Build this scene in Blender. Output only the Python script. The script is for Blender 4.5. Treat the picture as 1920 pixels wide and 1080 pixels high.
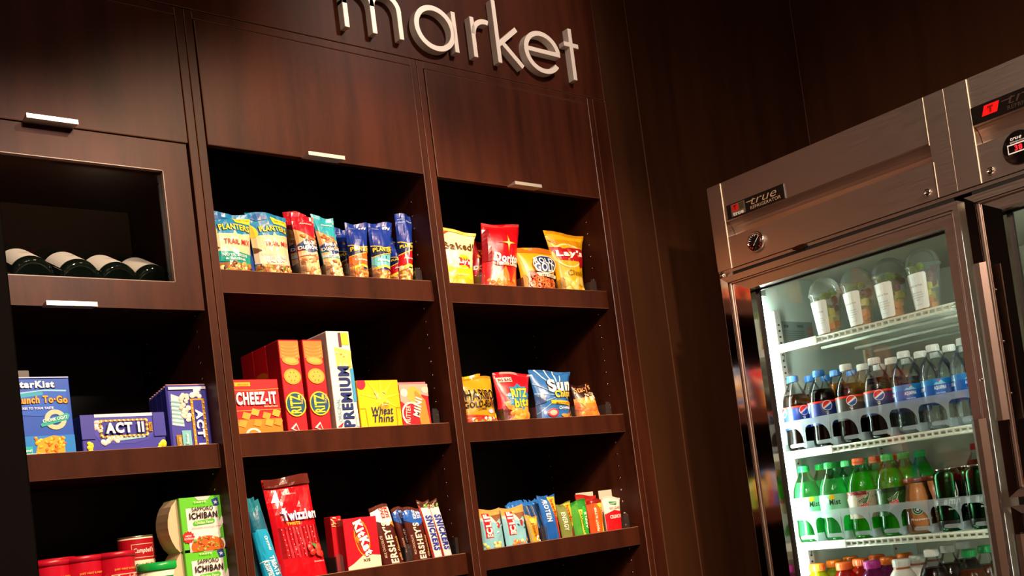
import bpy, bmesh, math, random
from mathutils import Vector, Matrix, noise
random.seed(7)
D = bpy.data
for o in list(D.objects): D.objects.remove(o)
SC = bpy.context.scene
COL = SC.collection
PI = math.pi
# ------------------------------------------------------------ camera
RX = Vector((0.75142267, -0.64696299, -0.12962585))
RD = Vector((-0.06537916, 0.12248458, -0.99031464))
RF = Vector((0.65657409, 0.75261971, 0.04973979))
FPX, CX, CY, EYE = 1945.2, 1059.3, 859.0, 1.2
cam = D.objects.new('camera', D.cameras.new('camera')); COL.objects.link(cam)
cam.matrix_world = Matrix(((RX.x, -RD.x, -RF.x, 0), (RX.y, -RD.y, -RF.y, 0), (RX.z, -RD.z, -RF.z, EYE), (0, 0, 0, 1)))
cam.data.sensor_width = 36; cam.data.lens = FPX / 1920 * 36
cam.data.shift_x = -(CX - 960) / 1920; cam.data.shift_y = (CY - 540) / 1920
cam.data.clip_start = .02
SC.camera = cam
vs = SC.view_settings
vs.view_transform = 'Standard'; vs.look = 'None'; vs.gamma = 1; vs.use_curve_mapping = False
vs.exposure = 0.0
cy = SC.cycles
cy.max_bounces = 10; cy.transparent_max_bounces = 24; cy.transmission_bounces = 8; cy.glossy_bounces = 5; cy.diffuse_bounces = 3
cy.sample_clamp_indirect = 4.0
# ------------------------------------------------------------ world and lamps
W = D.worlds.new('world'); SC.world = W; W.use_nodes = True
W.node_tree.nodes['Background'].inputs[0].default_value = (.05, .035, .025, 1)
W.node_tree.nodes['Background'].inputs[1].default_value = .15
def look(o, tgt):
    o.rotation_euler = (Vector(tgt) - o.location).to_track_quat('-Z', 'Y').to_euler()
def spot(name, loc, tgt, power, ang, col=(1, .80, .58), blend=.7, rad=.07):
    l = D.lights.new(name, 'SPOT'); l.energy = power; l.spot_size = math.radians(ang); l.spot_blend = blend
    l.color = col; l.shadow_soft_size = rad
    o = D.objects.new(name, l); COL.objects.link(o); o.location = loc; look(o, tgt); return o
def area(name, loc, tgt, power, sx, sy, col=(1, .82, .66)):
    l = D.lights.new(name, 'AREA'); l.shape = 'RECTANGLE'; l.size = sx; l.size_y = sy; l.energy = power; l.color = col
    o = D.objects.new(name, l); COL.objects.link(o); o.location = loc; look(o, tgt); return o
LAMPS = [  # shop spotlights on shelf wall and sign, plus spots added for glow and fill
    ('shop_or_added_spot', (1.30, 0.10, 2.80), (1.08, 1.95, 1.24), 320, 49, (1, .72, .47), .4),
    ('shop_or_added_spot', (1.85, 0.15, 2.80), (1.70, 1.95, 1.20), 125, 47, (1, .72, .47), .45),
    ('shop_or_added_spot', (0.56, -0.65, 2.72), (0.50, 1.95, 1.22), 270, 34, (1, .75, .54), .5),
    ('shop_or_added_spot', (0.85, -2.75, 2.90), (0.55, 1.95, 1.865), 900, 5.6, (1, .84, .72), .6),  # added narrow spot, makes the glow behind the wine bottles
    ('shop_or_added_spot', (1.22, 1.25, 2.98), (1.16, 1.95, 2.03), 50, 32, (1, .50, .18), 1.0),  # added orange spot, stands in for the sheen on the middle door
    ('shop_or_added_spot', (1.75, 0.85, 2.95), (1.60, 1.93, 2.40), 66, 50, (1, .80, .66), .9),
    ('shop_or_added_spot', (-0.4, -0.3, 2.85), (2.15, 1.10, 1.40), 250, 50, (1, .80, .64), .8)]  # added spot to brighten the refrigerator front and its drinks
for a in LAMPS: spot(*a)
area('added_fill_light', (-1.6, -0.9, 2.95), (-1.6, -0.8, 0), 110, 1.4, 1.4)  # added light washing the far wall, so the steel has something bright to reflect
area('added_fill_light', (0.2, -1.3, 2.95), (0.6, 0.2, 0), 26, 1.6, 1.0)  # unseen ambient fill, added above the aisle
# ------------------------------------------------------------ helpers
def at(x, y, Y):
    """point of the photograph's pixel on the upright plane at depth Y (shelf wall frame)"""
    px, py = (x - CX) / FPX, (y - CY) / FPX
    d = RX * px + RD * py + RF
    d = d * (Y / d.y); return Vector((d.x, d.y, d.z + EYE))
def hexc(h):
    h = h.lstrip('#'); c = [int(h[i:i + 2], 16) / 255 for i in (0, 2, 4)]
    return tuple(((v + .055) / 1.055) ** 2.4 if v > .04045 else v / 12.92 for v in c) + (1,)
_M = {}
def mat(h, rough=.4, metal=0, coat=0, bump=0, emis=0, spec=.5):
    k = (h, rough, metal, coat, bump, emis, spec)
    if k in _M: return _M[k]
    m = D.materials.new('m_' + h.strip('#')); m.use_nodes = True
    b = m.node_tree.nodes['Principled BSDF']; c = hexc(h)
    b.inputs['Base Color'].default_value = c; b.inputs['Roughness'].default_value = rough
    b.inputs['Metallic'].default_value = metal; b.inputs['Coat Weight'].default_value = coat
    b.inputs['Specular IOR Level'].default_value = spec
    if emis: b.inputs['Emission Color'].default_value = c; b.inputs['Emission Strength'].default_value = emis
    if bump:
        nt = m.node_tree; n = nt.nodes.new('ShaderNodeTexNoise'); t = nt.nodes.new('ShaderNodeTexCoord'); bp = nt.nodes.new('ShaderNodeBump')
        n.inputs['Scale'].default_value = 38; n.inputs['Detail'].default_value = 3; bp.inputs['Distance'].default_value = .004; bp.inputs['Strength'].default_value = bump
        nt.links.new(t.outputs['Object'], n.inputs['Vector']); nt.links.new(n.outputs['Fac'], bp.inputs['Height']); nt.links.new(bp.outputs[0], b.inputs['Normal'])
    _M[k] = m; return m
def clear(name, tint=(1, 1, 1), refl=.9, rough=.03, haze=0.0, hazec=(.8, .85, .85), ior=1.45):
    if name in _M: return _M[name]
    m = D.materials.new(name); m.use_nodes = True; nt = m.node_tree; nt.nodes.clear()
    out = nt.nodes.new('ShaderNodeOutputMaterial'); tr = nt.nodes.new('ShaderNodeBsdfTransparent'); gl = nt.nodes.new('ShaderNodeBsdfGlossy')
    fr = nt.nodes.new('ShaderNodeFresnel'); mx = nt.nodes.new('ShaderNodeMixShader'); mu = nt.nodes.new('ShaderNodeMath'); mu.operation = 'MULTIPLY'
    fr.inputs[0].default_value = ior; mu.inputs[1].default_value = refl
    tr.inputs[0].default_value = (*tint, 1); gl.inputs['Roughness'].default_value = rough
    nt.links.new(fr.outputs[0], mu.inputs[0]); nt.links.new(mu.outputs[0], mx.inputs[0]); nt.links.new(gl.outputs[0], mx.inputs[2])
    base = tr.outputs[0]
    if haze:
        df = nt.nodes.new('ShaderNodeBsdfDiffuse'); df.inputs[0].default_value = (*hazec, 1)
        tl = nt.nodes.new('ShaderNodeBsdfTranslucent'); tl.inputs[0].default_value = (*hazec, 1)
        m0 = nt.nodes.new('ShaderNodeMixShader'); m0.inputs[0].default_value = .4
        nt.links.new(df.outputs[0], m0.inputs[1]); nt.links.new(tl.outputs[0], m0.inputs[2])
        m2 = nt.nodes.new('ShaderNodeMixShader'); m2.inputs[0].default_value = haze
        nt.links.new(tr.outputs[0], m2.inputs[1]); nt.links.new(m0.outputs[0], m2.inputs[2]); base = m2.outputs[0]
    nt.links.new(base, mx.inputs[1]); nt.links.new(mx.outputs[0], out.inputs[0]); _M[name] = m; return m
def wood(name, c1, c2, rough=.42, scale=1.0):
    if name in _M: return _M[name]
    m = D.materials.new(name); m.use_nodes = True; nt = m.node_tree; b = nt.nodes['Principled BSDF']; N = nt.nodes.new
    t = N('ShaderNodeTexCoord'); mp = N('ShaderNodeMapping'); mp.inputs['Scale'].default_value = (9 * scale, 9 * scale, .9 * scale)
    n = N('ShaderNodeTexNoise'); n.inputs['Scale'].default_value = 3; n.inputs['Detail'].default_value = 6
    n2 = N('ShaderNodeTexNoise'); n2.inputs['Scale'].default_value = 260; n2.inputs['Detail'].default_value = 2
    mp2 = N('ShaderNodeMapping'); mp2.inputs['Scale'].default_value = (1, 1, .25)
    r = N('ShaderNodeValToRGB'); r.color_ramp.elements[0].color = hexc(c1); r.color_ramp.elements[1].color = hexc(c2)
    r.color_ramp.elements[0].position = .3; r.color_ramp.elements[1].position = .72
    ad = N('ShaderNodeMath'); ad.operation = 'MULTIPLY_ADD'; ad.inputs[1].default_value = .22; 
    L = nt.links.new; L(t.outputs['Object'], mp.inputs[0]); L(mp.outputs[0], n.inputs['Vector']); L(t.outputs['Object'], mp2.inputs[0]); L(mp2.outputs[0], n2.inputs['Vector'])
    L(n2.outputs['Fac'], ad.inputs[0]); L(n.outputs['Fac'], ad.inputs[2]); L(ad.outputs[0], r.inputs[0]); L(r.outputs[0], b.inputs['Base Color'])
    b.inputs['Roughness'].default_value = rough; b.inputs['Specular IOR Level'].default_value = .10
    bp = N('ShaderNodeBump'); bp.inputs['Strength'].default_value = .06; bp.inputs['Distance'].default_value = .001; L(n2.outputs['Fac'], bp.inputs['Height']); L(bp.outputs[0], b.inputs['Normal'])
    _M[name] = m; return m
def steel(name, c='#b9aaa2', rough=.22, aniso=.55, axis=(1, 1, 60)):
    if name in _M: return _M[name]
    m = D.materials.new(name); m.use_nodes = True; nt = m.node_tree; b = nt.nodes['Principled BSDF']; N = nt.nodes.new; L = nt.links.new
    b.inputs['Base Color'].default_value = hexc(c); b.inputs['Metallic'].default_value = 1
    t = N('ShaderNodeTexCoord'); mp = N('ShaderNodeMapping'); mp.inputs['Scale'].default_value = axis; n = N('ShaderNodeTexNoise'); n.inputs['Scale'].default_value = 14; n.inputs['Detail'].default_value = 4
    mr = N('ShaderNodeMapRange'); mr.inputs[3].default_value = rough * .75; mr.inputs[4].default_value = rough * 1.35
    L(t.outputs['Object'], mp.inputs[0]); L(mp.outputs[0], n.inputs['Vector']); L(n.outputs['Fac'], mr.inputs[0]); L(mr.outputs[0], b.inputs['Roughness'])
    _M[name] = m; return m
# --- mesh builder
class MB:
    def __init__(s): s.v = []; s.f = []; s.m = []; s.mats = []; s.sm = []
    def mi(s, m):
        if m not in s.mats: s.mats.append(m)
        return s.mats.index(m)
    def add(s, vs_, fs, m, smooth=False):
        b = len(s.v); i = s.mi(m); s.v += [tuple(v) for v in vs_]
        for f in fs: s.f.append(tuple(b + k for k in f)); s.m.append(i); s.sm.append(smooth)
        return s
    def box(s, x0, x1, y0, y1, z0, z1, m, c=0.0):
        """box with small chamfers c on all twelve edges"""
        if c <= 0:
            v = [(x, y, z) for x in (x0, x1) for y in (y0, y1) for z in (z0, z1)]
            f = [(0, 1, 3, 2), (4, 6, 7, 5), (0, 4, 5, 1), (2, 3, 7, 6), (0, 2, 6, 4), (1, 5, 7, 3)]
            return s.add(v, f, m)
        bm = bmesh.new(); bmesh.ops.create_cube(bm, size=1)
        for v in bm.verts: v.co = Vector(((x0 + x1) / 2 + v.co.x * (x1 - x0), (y0 + y1) / 2 + v.co.y * (y1 - y0), (z0 + z1) / 2 + v.co.z * (z1 - z0)))
        bmesh.ops.bevel(bm, geom=bm.edges[:], offset=c, segments=1, affect='EDGES', profile=.5)
        bm.verts.index_update(); r = s.add([v.co[:] for v in bm.verts], [[v.index for v in f.verts] for f in bm.faces], m); bm.free(); return r
    def lathe(s, prof, m, seg=24, o=(0, 0, 0), axis='z', smooth=True, cap=True):
        v = []; f = []
        for (r, h) in prof:
            for k in range(seg):
                a = 2 * PI * k / seg; p = (r * math.cos(a), r * math.sin(a), h)
                if axis == 'y': p = (p[0], p[2], -p[1])
                if axis == 'x': p = (p[2], p[0], p[1])
                v.append((p[0] + o[0], p[1] + o[1], p[2] + o[2]))
        for i in range(len(prof) - 1):
            for k in range(seg):
                k2 = (k + 1) % seg; f.append((i * seg + k, i * seg + k2, (i + 1) * seg + k2, (i + 1) * seg + k))
        if cap: f.append(tuple(reversed(range(seg)))); f.append(tuple((len(prof) - 1) * seg + k for k in range(seg)))
        return s.add(v, f, m, smooth)
    def tube(s, pts, r, m, seg=8):
        pts = [Vector(p) for p in pts]; v = []; f = []; n = len(pts)
        for i, p in enumerate(pts):
            d = (pts[min(i + 1, n - 1)] - pts[max(i - 1, 0)]).normalized()
            u = d.cross(Vector((0, 0, 1))) if abs(d.z) < .9 else d.cross(Vector((1, 0, 0)))
            u.normalize(); w = d.cross(u)
            for k in range(seg):
                a = 2 * PI * k / seg; v.append(p + (u * math.cos(a) + w * math.sin(a)) * r)
        for i in range(n - 1):
            for k in range(seg): k2 = (k + 1) % seg; f.append((i * seg + k, i * seg + k2, (i + 1) * seg + k2, (i + 1) * seg + k))
        f.append(tuple(range(seg))); f.append(tuple((n - 1) * seg + k for k in reversed(range(seg))))
        return s.add(v, f, m, True)
    def prism(s, poly, a, b, m, plane='xz'):
        """poly 2D extruded from a to b along the third axis"""
        n = len(poly)
        if plane == 'xz': P = lambda p, t: (p[0], t, p[1])
        elif plane == 'yz': P = lambda p, t: (t, p[0], p[1])
        else: P = lambda p, t: (p[0], p[1], t)
        v = [P(p, a) for p in poly] + [P(p, b) for p in poly]
        f = [tuple(range(n)), tuple(reversed(range(n, 2 * n)))] + [(i, (i + 1) % n, n + (i + 1) % n, n + i) for i in range(n)]
        return s.add(v, f, m)
    def build(s, name, parent=None, loc=None, rz=None):
        me = D.meshes.new(name); me.from_pydata(s.v, [], s.f)
        for m in s.mats: me.materials.append(m)
        me.polygons.foreach_set('material_index', s.m); me.polygons.foreach_set('use_smooth', s.sm)
        bm = bmesh.new(); bm.from_mesh(me); bmesh.ops.recalc_face_normals(bm, faces=bm.faces[:]); bm.to_mesh(me); bm.free()
        me.update(); o = D.objects.new(name, me); COL.objects.link(o)
        if parent: o.parent = parent
        if loc: o.location = loc
        if rz is not None: o.rotation_euler = (0, 0, rz)
        return o
def tag(o, label=None, cat=None, group=None, kind=None):
    for k, v in (('label', label), ('category', cat), ('group', group), ('kind', kind)):
        if v: o[k] = v
    return o
def empty(name, loc=(0, 0, 0), rot=(0, 0, 0), label=None, cat=None, group=None):
    o = D.objects.new(name, None); o.empty_display_size = .05; COL.objects.link(o); o.location = loc; o.rotation_euler = rot
    return tag(o, label, cat, group)
def copy_tree(o, parent=None):
    c = o.copy(); COL.objects.link(c)
    if parent: c.parent = parent
    for ch in list(o.children): copy_tree(ch, c)
    return c
# --- flat lettering
_T = {}
def glyphs(s, bold=.02, shear=0.0, res=3):
    k = (s, bold, shear, res)
    if k in _T: return _T[k]
    c = D.curves.new('t', 'FONT'); c.body = s; c.size = 1; c.offset = bold * .6; c.shear = shear; c.resolution_u = res; c.fill_mode = 'FRONT'; c.space_character = 1.02 + bold * 2
    o = D.objects.new('t', c); COL.objects.link(o); dg = bpy.context.evaluated_depsgraph_get(); dg.update()
    me = o.evaluated_get(dg).to_mesh(); vs_ = [(v.co.x, v.co.y) for v in me.vertices]; fs = [tuple(p.vertices) for p in me.polygons]
    o.evaluated_get(dg).to_mesh_clear(); D.objects.remove(o); D.curves.remove(c)
    x0 = min(v[0] for v in vs_); x1 = max(v[0] for v in vs_); y0 = min(v[1] for v in vs_); y1 = max(v[1] for v in vs_)
    r = ([((v[0] - x0) / (x1 - x0) - .5, (v[1] - y0) / (y1 - y0) - .5) for v in vs_], fs); _T[k] = r; return r
def ell(cu, cv, ru, rv, n=20, rot=0, a0=0, a1=2 * PI):
    r = []
    for k in range(n):
        a = a0 + (a1 - a0) * k / (n if a1 - a0 > 6.28 else n - 1); x, y = ru * math.cos(a), rv * math.sin(a)
        r.append((cu + x * math.cos(rot) - y * math.sin(rot), cv + x * math.sin(rot) + y * math.cos(rot)))
    return r
def cut(bm, w, h, nu, nv):
    for i in range(1, nu):
        x = w * i / nu; bmesh.ops.bisect_plane(bm, geom=bm.verts[:] + bm.edges[:] + bm.faces[:], plane_co=(x, 0, 0), plane_no=(1, 0, 0), dist=1e-6)
    for i in range(1, nv):
        y = h * i / nv; bmesh.ops.bisect_plane(bm, geom=bm.verts[:] + bm.edges[:] + bm.faces[:], plane_co=(0, y, 0), plane_no=(0, 1, 0), dist=1e-6)
def paint(parent, name, ops, w, h, S, grid=None, rough=.35, bump=0, lay=.00014, base=.0005, clipuv=True):
    """flat print built as thin layers that follow the surface S(u, v, lift)"""
    mb = MB(); L = 0
    def emit(poly_v, faces, m, wob=0):
        nonlocal L
        L += 1; off = base + lay * L
        if grid or clipuv:
            bm = bmesh.new(); bv = [bm.verts.new((x, y, 0)) for x, y in poly_v]
            for f in faces:
                try: bm.faces.new([bv[i] for i in f])
                except ValueError: pass
            if clipuv:
                for co, no in (((0, 0, 0), (-1, 0, 0)), ((w, 0, 0), (1, 0, 0)), ((0, 0, 0), (0, -1, 0)), ((0, h, 0), (0, 1, 0))):
                    if any((Vector((v.co.x, v.co.y, 0)) - Vector(co)).dot(Vector(no)) > 1e-6 for v in bm.verts):
                        bmesh.ops.bisect_plane(bm, geom=bm.verts[:] + bm.edges[:] + bm.faces[:], plane_co=co, plane_no=no, dist=1e-7, clear_outer=True)
            if grid: 
                bmesh.ops.triangulate(bm, faces=[f for f in bm.faces if len(f.verts) > 4]); cut(bm, w, h, *grid)
            bm.verts.index_update(); pv = [v.co[:2] for v in bm.verts]; pf = [[v.index for v in f.verts] for f in bm.faces]; bm.free()
        else: pv, pf = poly_v, faces
        if pf: mb.add([S(x / w, y / h, off) for x, y in pv], pf, m)
    for op in ops:
        k = op[0]
        if k == 'r': _, a, b, c, d, col = op[:6]; P = [(a * w, b * h), (c * w, b * h), (c * w, d * h), (a * w, d * h)]; emit(P, [(0, 1, 2, 3)], mat(col, rough, bump=bump))
        elif k == 'p': P = [(x * w, y * h) for x, y in op[1]]; emit(P, [tuple(range(len(P)))], mat(op[2], rough, bump=bump))
        elif k == 'e':  # cu cv, radii as fractions of width, colour, rot
            _, cu, cv, ru, rv, col = op[:6]; rot = op[6] if len(op) > 6 else 0
            P = ell(cu * w, cv * h, ru * w, rv * w, 22, rot); emit(P, [tuple(range(len(P)))], mat(col, rough, bump=bump))
        elif k == 'a':  # ring arc: cu cv r0 r1 a0 a1 colour, squash
            _, cu, cv, r0, r1, a0, a1, col = op[:8]; q = op[8] if len(op) > 8 else 1; n = 20; P = []; F = []
            for i in range(n + 1):
                t = a0 + (a1 - a0) * i / n
                for r in (r0, r1): P.append((cu * w + r * w * math.cos(t), cv * h + r * w * q * math.sin(t)))
            F = [(2 * i, 2 * i + 1, 2 * i + 3, 2 * i + 2) for i in range(n)]; emit(P, F, mat(col, rough, bump=bump))
        elif k == 't':  # text, cu, cv, length, height (fractions of width), colour, options
            _, s, cu, cv, ln, ht, col = op[:7]; o = op[7] if len(op) > 7 else {}
            rot = math.radians(o.get('rot', 0)); cr, sr = math.cos(rot), math.sin(rot)
            def lay_text(bold, col_, dx=0, dy=0, g=1.0):
                vv, ff = glyphs(s, bold, o.get('shear', 0)); arc = o.get('arc', 0)
                P = []
                for x, y in vv:
                    X, Y = x * ln * w * g + dx * w, (y + arc * (.25 - x * x) * 4) * ht * w * g + dy * w
                    P.append((cu * w + X * cr - Y * sr, cv * h + X * sr + Y * cr))
                emit(P, ff, mat(col_, rough, bump=bump))
            if 'sh' in o: lay_text(o.get('bold', .03) + .03, o['sh'], .012, -.012, 1.03)
            if 'ol' in o: lay_text(o.get('bold', .03) + o.get('ow', .045), o['ol'], 0, 0, 1.05)
            lay_text(o.get('bold', .03), col)
        elif k == 'n':  # scattered food pieces: u0 v0 u1 v1 count size colours aspect
            _, a, b, c, d, cnt, sz, cols, asp = op[:9]
            for i in range(cnt):
                u = random.uniform(a, c) * w; v = random.uniform(b, d) * h; r = sz * w * random.uniform(.75, 1.2); rt = random.uniform(0, PI)
                P = [(u, v)]; 
                for rr in (.6, 1.0): P += ell(u, v, r * rr, r * asp * rr, 9, rt)
                F = [(0, 1 + q, 1 + (q + 1) % 9) for q in range(9)] + [(1 + q, 10 + q, 10 + (q + 1) % 9, 1 + (q + 1) % 9) for q in range(9)]
                dome = [.0022, *[.0016] * 9, *[0] * 9]; off = base + lay * (L + 1) + .00012 * (i % 6)
                V3 = []
                for (x, y), dz in zip(P, dome):
                    x = min(max(x, 0), w); y = min(max(y, 0), h); V3.append(S(x / w, y / h, off + dz * min(1, r / .006)))
                mb.add(V3, F, mat(random.choice(cols), .4), True)
            L += 3
        elif k == 's':  # star / zigzag polygon: cu cv r0 r1 n colour
            _, cu, cv, r0, r1, n, col = op; P = []
            for i in range(2 * n): r = (r0, r1)[i % 2]; t = PI * i / n + PI / 2; P.append((cu * w + r * w * math.cos(t), cv * h + r * w * math.sin(t)))
            emit([(cu * w, cv * h)] + P, [(0, i + 1, (i + 1) % (2 * n) + 1) for i in range(2 * n)], mat(col, rough))
    o = mb.build(name, parent); o['_top'] = base + lay * L; tag(o, kind='stuff' if ('pattern' in name or 'lettering' in name or 'print' in name) and L > 1 else None); return o
# ------------------------------------------------------------ materials
M_WOOD = wood('dark_veneer', '#280e07', '#401c0f')
M_WALL = wood('wall_veneer', '#2e160a', '#3c200f', rough=.6, scale=.6)
M_BLACK = mat('#0b0706', .6)
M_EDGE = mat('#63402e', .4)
M_STEEL = steel('brushed_steel', '#c0ada2', .36); M_STEELV = steel('door_steel', '#b3a096', .09, axis=(40, 40, 1)); M_CHROME = mat('#d8d2cc', .08, 1)
M_ALU = mat('#cfc5bb', .35, .6)
M_LINER = mat('#b9c2ba', .5); M_WHITE = mat('#e8ece6', .4); M_BACK = mat('#827a68', .5)
M_GASKET = mat('#15110f', .5)
M_GLASS = clear('pane_glass', (.95, .98, .965), .55, .01)
M_WINEG = clear('cabinet_glass', (.85, .85, .85), 1.0, .03)
M_PET = clear('clear_plastic', (.97, .99, .99), .75, .05, ior=1.3)
M_ACR = clear('acrylic', (.82, .80, .80), .9, .05, haze=.05, hazec=(.5, .45, .45), ior=1.3)
M_FROST = clear('frosted_plastic', (.85, .9, .92), .6, .15, haze=.24, hazec=(.92, .96, 1), ior=1.2)
exec_parts = []
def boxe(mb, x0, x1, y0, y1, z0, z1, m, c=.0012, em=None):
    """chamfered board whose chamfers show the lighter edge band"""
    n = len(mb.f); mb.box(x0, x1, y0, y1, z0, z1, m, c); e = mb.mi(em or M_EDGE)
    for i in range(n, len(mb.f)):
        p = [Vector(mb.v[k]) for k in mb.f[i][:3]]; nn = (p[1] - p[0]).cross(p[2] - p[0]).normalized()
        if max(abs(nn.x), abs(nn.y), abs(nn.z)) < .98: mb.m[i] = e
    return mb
# ============================================================ the room
def struct(o): o['kind'] = 'structure'; return o
struct(MB().box(-3.2, 3.2, -3.2, 2.5, -.06, 0, mat('#6b5646', .35)).build('floor'))
struct(MB().box(-3.2, 3.2, -3.2, 2.5, 3.1, 3.16, mat('#8a7866', .7)).build('ceiling'))
wb = struct(MB().box(-.4, 3.02, 2.362, 2.45, 0, 3.1, M_BLACK).build('wall_back'))
for x0, x1 in ((2.0135, 2.1455), (2.1475, 2.96)):
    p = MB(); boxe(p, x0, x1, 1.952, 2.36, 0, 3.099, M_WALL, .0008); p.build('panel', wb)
MB().box(2.9592, 2.9608, 1.9500, 1.9515, 0, 3.099, mat('#6a4632', .4)).build('seam_strip', wb)
MB().box(2.1457, 2.1473, 1.9508, 1.97, 0, 3.099, M_EDGE).build('seam_strip', wb)
wr = struct(MB().box(2.962, 3.05, -3.2, 2.36, 0, 3.1, M_WALL).build('wall_right'))
wl = struct(MB().box(-3.2, .3195, 1.30, 1.60, 0, 3.1, mat('#090403', .85, spec=.08), .002).build('wall_left'))
struct(MB().box(-3.2, -3.1, -3.2, 1.30, 0, 3.1, mat('#b99a80', .7)).build('wall_far'))
struct(MB().box(-3.1, 3.05, -3.2, -3.1, 0, 3.1, mat('#a88a70', .7)).build('wall_front'))
# ---- sign panel and lettering
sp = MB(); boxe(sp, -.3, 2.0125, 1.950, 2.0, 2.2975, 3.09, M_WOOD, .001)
tag(sp.build('sign_panel'), 'dark brown veneer panel above the cupboards carrying the silver letters', 'panel')
def bar2(x0, z0, x1, z1, w):
    d = Vector((x1 - x0, z1 - z0)).normalized(); n = Vector((-d.y, d.x)) * w / 2
    return [(x0 + n.x, z0 + n.y), (x0 - n.x, z0 - n.y), (x1 - n.x, z1 - n.y), (x1 + n.x, z1 + n.y)]
def arcband(mb, cx_, cz, ro, ri, a0, a1, n=40, y0=1.928, y1=1.950, ex=1):
    v = []; f = []
    for i in range(n + 1):
        t = math.radians(a0 + (a1 - a0) * i / n)
        for r in (ro, ri):
            for y in (y0, y1): v.append((cx_ + r * ex * math.cos(t), y, cz + r * math.sin(t)))
    for i in range(n):
        a, b = 4 * i, 4 * i + 4; f += [(a, a + 2, b + 2, b), (a + 1, b + 1, b + 3, a + 3), (a, b, b + 1, a + 1), (a + 2, a + 3, b + 3, b + 2)]
    f += [(0, 1, 3, 2), (4 * n, 4 * n + 2, 4 * n + 3, 4 * n + 1)]
    mb.add(v, f, M_LET)
M_LET = mat('#e0d4ca', .4, .15)
sign = empty('market_sign', (1.2, 1.95, 2.325), label='silver raised lowercase letters reading market on the dark panel', cat='sign')
def letter(fn):
    mb = MB(); fn(mb); mb.v = [(x - 1.2, y - 1.95, z - 2.325) for x, y, z in mb.v]; mb.build('letter', sign)
T = .0125
def st(mb, x, z0, z1, w=T): mb.box(x - w / 2, x + w / 2, 1.928, 1.950, z0, z1, M_LET, .0008)
B, XH = 2.325, 2.427
def l_m(mb):
    for x in (1.212, 1.283, 1.354): st(mb, x, B, 2.39)
    st(mb, 1.212, 2.38, XH)
    for c in (1.2475, 1.3185): arcband(mb, c, 2.389, .0417, .0293, 0, 180)
def l_a(mb): arcband(mb, 1.452, 2.373, .0555, .043, 0, 360, 64, ex=1.05); st(mb, 1.5105, B, XH)
def l_r(mb): st(mb, 1.5665, B, XH); arcband(mb, 1.606, 2.383, .045, .0325, 75, 178, 20)
def l_k(mb): st(mb, 1.641, B, 2.487); mb.prism(bar2(1.642, 2.372, 1.706, XH - .003, T), 1.9284, 1.95, M_LET); mb.prism(bar2(1.652, 2.384, 1.715, B + .002, T), 1.9288, 1.95, M_LET)
def l_e(mb): arcband(mb, 1.787, 2.380, .056, .0435, 8, 325, 60, ex=1.1); mb.box(1.735, 1.8475, 1.9284, 1.95, 2.3775, 2.389, M_LET)
def l_t(mb): st(mb, 1.893, B, 2.466); mb.box(1.868, 1.919, 1.9284, 1.95, 2.415, 2.4275, M_LET, .0008)
for f in (l_m, l_a, l_r, l_k, l_e, l_t): letter(f)
# ============================================================ shelf units
def pull(door, x0, x1, z):
    mb = MB(); mb.prism([(1.9475, z - .001), (1.9475, z - .0035), (1.916, z - .006), (1.916, z + .002)], x0, x1, M_ALU, 'yz')
    mb.build('handle', door)
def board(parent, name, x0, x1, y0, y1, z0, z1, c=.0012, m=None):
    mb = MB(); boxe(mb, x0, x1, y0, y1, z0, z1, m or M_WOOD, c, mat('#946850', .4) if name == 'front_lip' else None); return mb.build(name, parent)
def unit(name, x0, x1, lt, rt, shelves, label, ends):
    u = empty(name, (0, 0, 0), label=label, cat='cabinet', group='tall snack cabinets in the wall')
    board(u, 'side_panel', x0, x0 + lt, 1.950, 2.36, .08, 2.2955)
    board(u, 'side_panel', x1 - rt, x1, 1.950, 2.36, .08, 2.2955)
    board(u, 'top_panel', x0 + lt, x1 - rt, 1.9495, 2.36, 2.278, 2.2955)
    MB().box(x0 + lt, x1 - rt, 2.345, 2.36, .1, 2.278, M_BLACK).build('back_panel', u)
    board(u, 'plinth', x0, x1, 1.98, 2.34, 0, .08)
    for zt in shelves:
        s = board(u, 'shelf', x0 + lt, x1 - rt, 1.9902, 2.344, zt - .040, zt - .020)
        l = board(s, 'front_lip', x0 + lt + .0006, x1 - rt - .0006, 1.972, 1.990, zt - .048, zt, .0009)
    hm = MB()
    for sx, xx in ((1, x0 + lt), (-1, x1 - rt)):
        for yy in (2.018, 2.30):
            k = 0; z = .5
            while z < 2.0:
                if all(not (zt - .05 < z < zt + .0) for zt in shelves): hm.lathe([(.0030, 0), (.0030, .0010)], M_CHROME, 8, (xx - (0.0 if sx > 0 else .0010), yy, z), axis='x')
                z += .032
    tag(hm.build('shelf_pin_sockets', u), kind='stuff')
    return u
U1 = unit('snack_cabinet', .2905, .8465, .0185, .0165, (1.4185, 1.122, .79, .45), 'left tall dark wood cabinet with glazed wine door and soup shelf', 0)
U2 = unit('snack_cabinet', .8485, 1.3995, .0165, .0165, (1.7705, 1.4360, 1.1325, .80, .47), 'middle tall dark wood cabinet holding nuts, crackers and candy shelves', 0)
U3 = unit('snack_cabinet', 1.4010, 2.0120, .0176, .0655, (1.7690, 1.4350, 1.1325, .80, .47), 'right tall dark wood cabinet holding chips, gummies and bar shelves', 0)
MB().box(1.9655, 1.9668, 1.9494, 1.951, .08, 2.2955, M_EDGE).build('seam_strip', U3)
MB().box(2.0122, 2.0133, 1.9490, 1.97, .0, 2.2955, M_EDGE).build('seam_strip', U3)
for u, x0, x1, z0, hx in ((U1, .3105, .8270, 2.0150, .570), (U2, .8680, 1.3808, 2.0180, 1.1145), (U3, 1.4207, 1.9440, 2.0160, 1.670)):
    d = board(u, 'lift_door', x0, x1, 1.9482, 1.967, z0, 2.2763, .0014); pull(d, hx - .043, hx + .043, z0)
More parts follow.
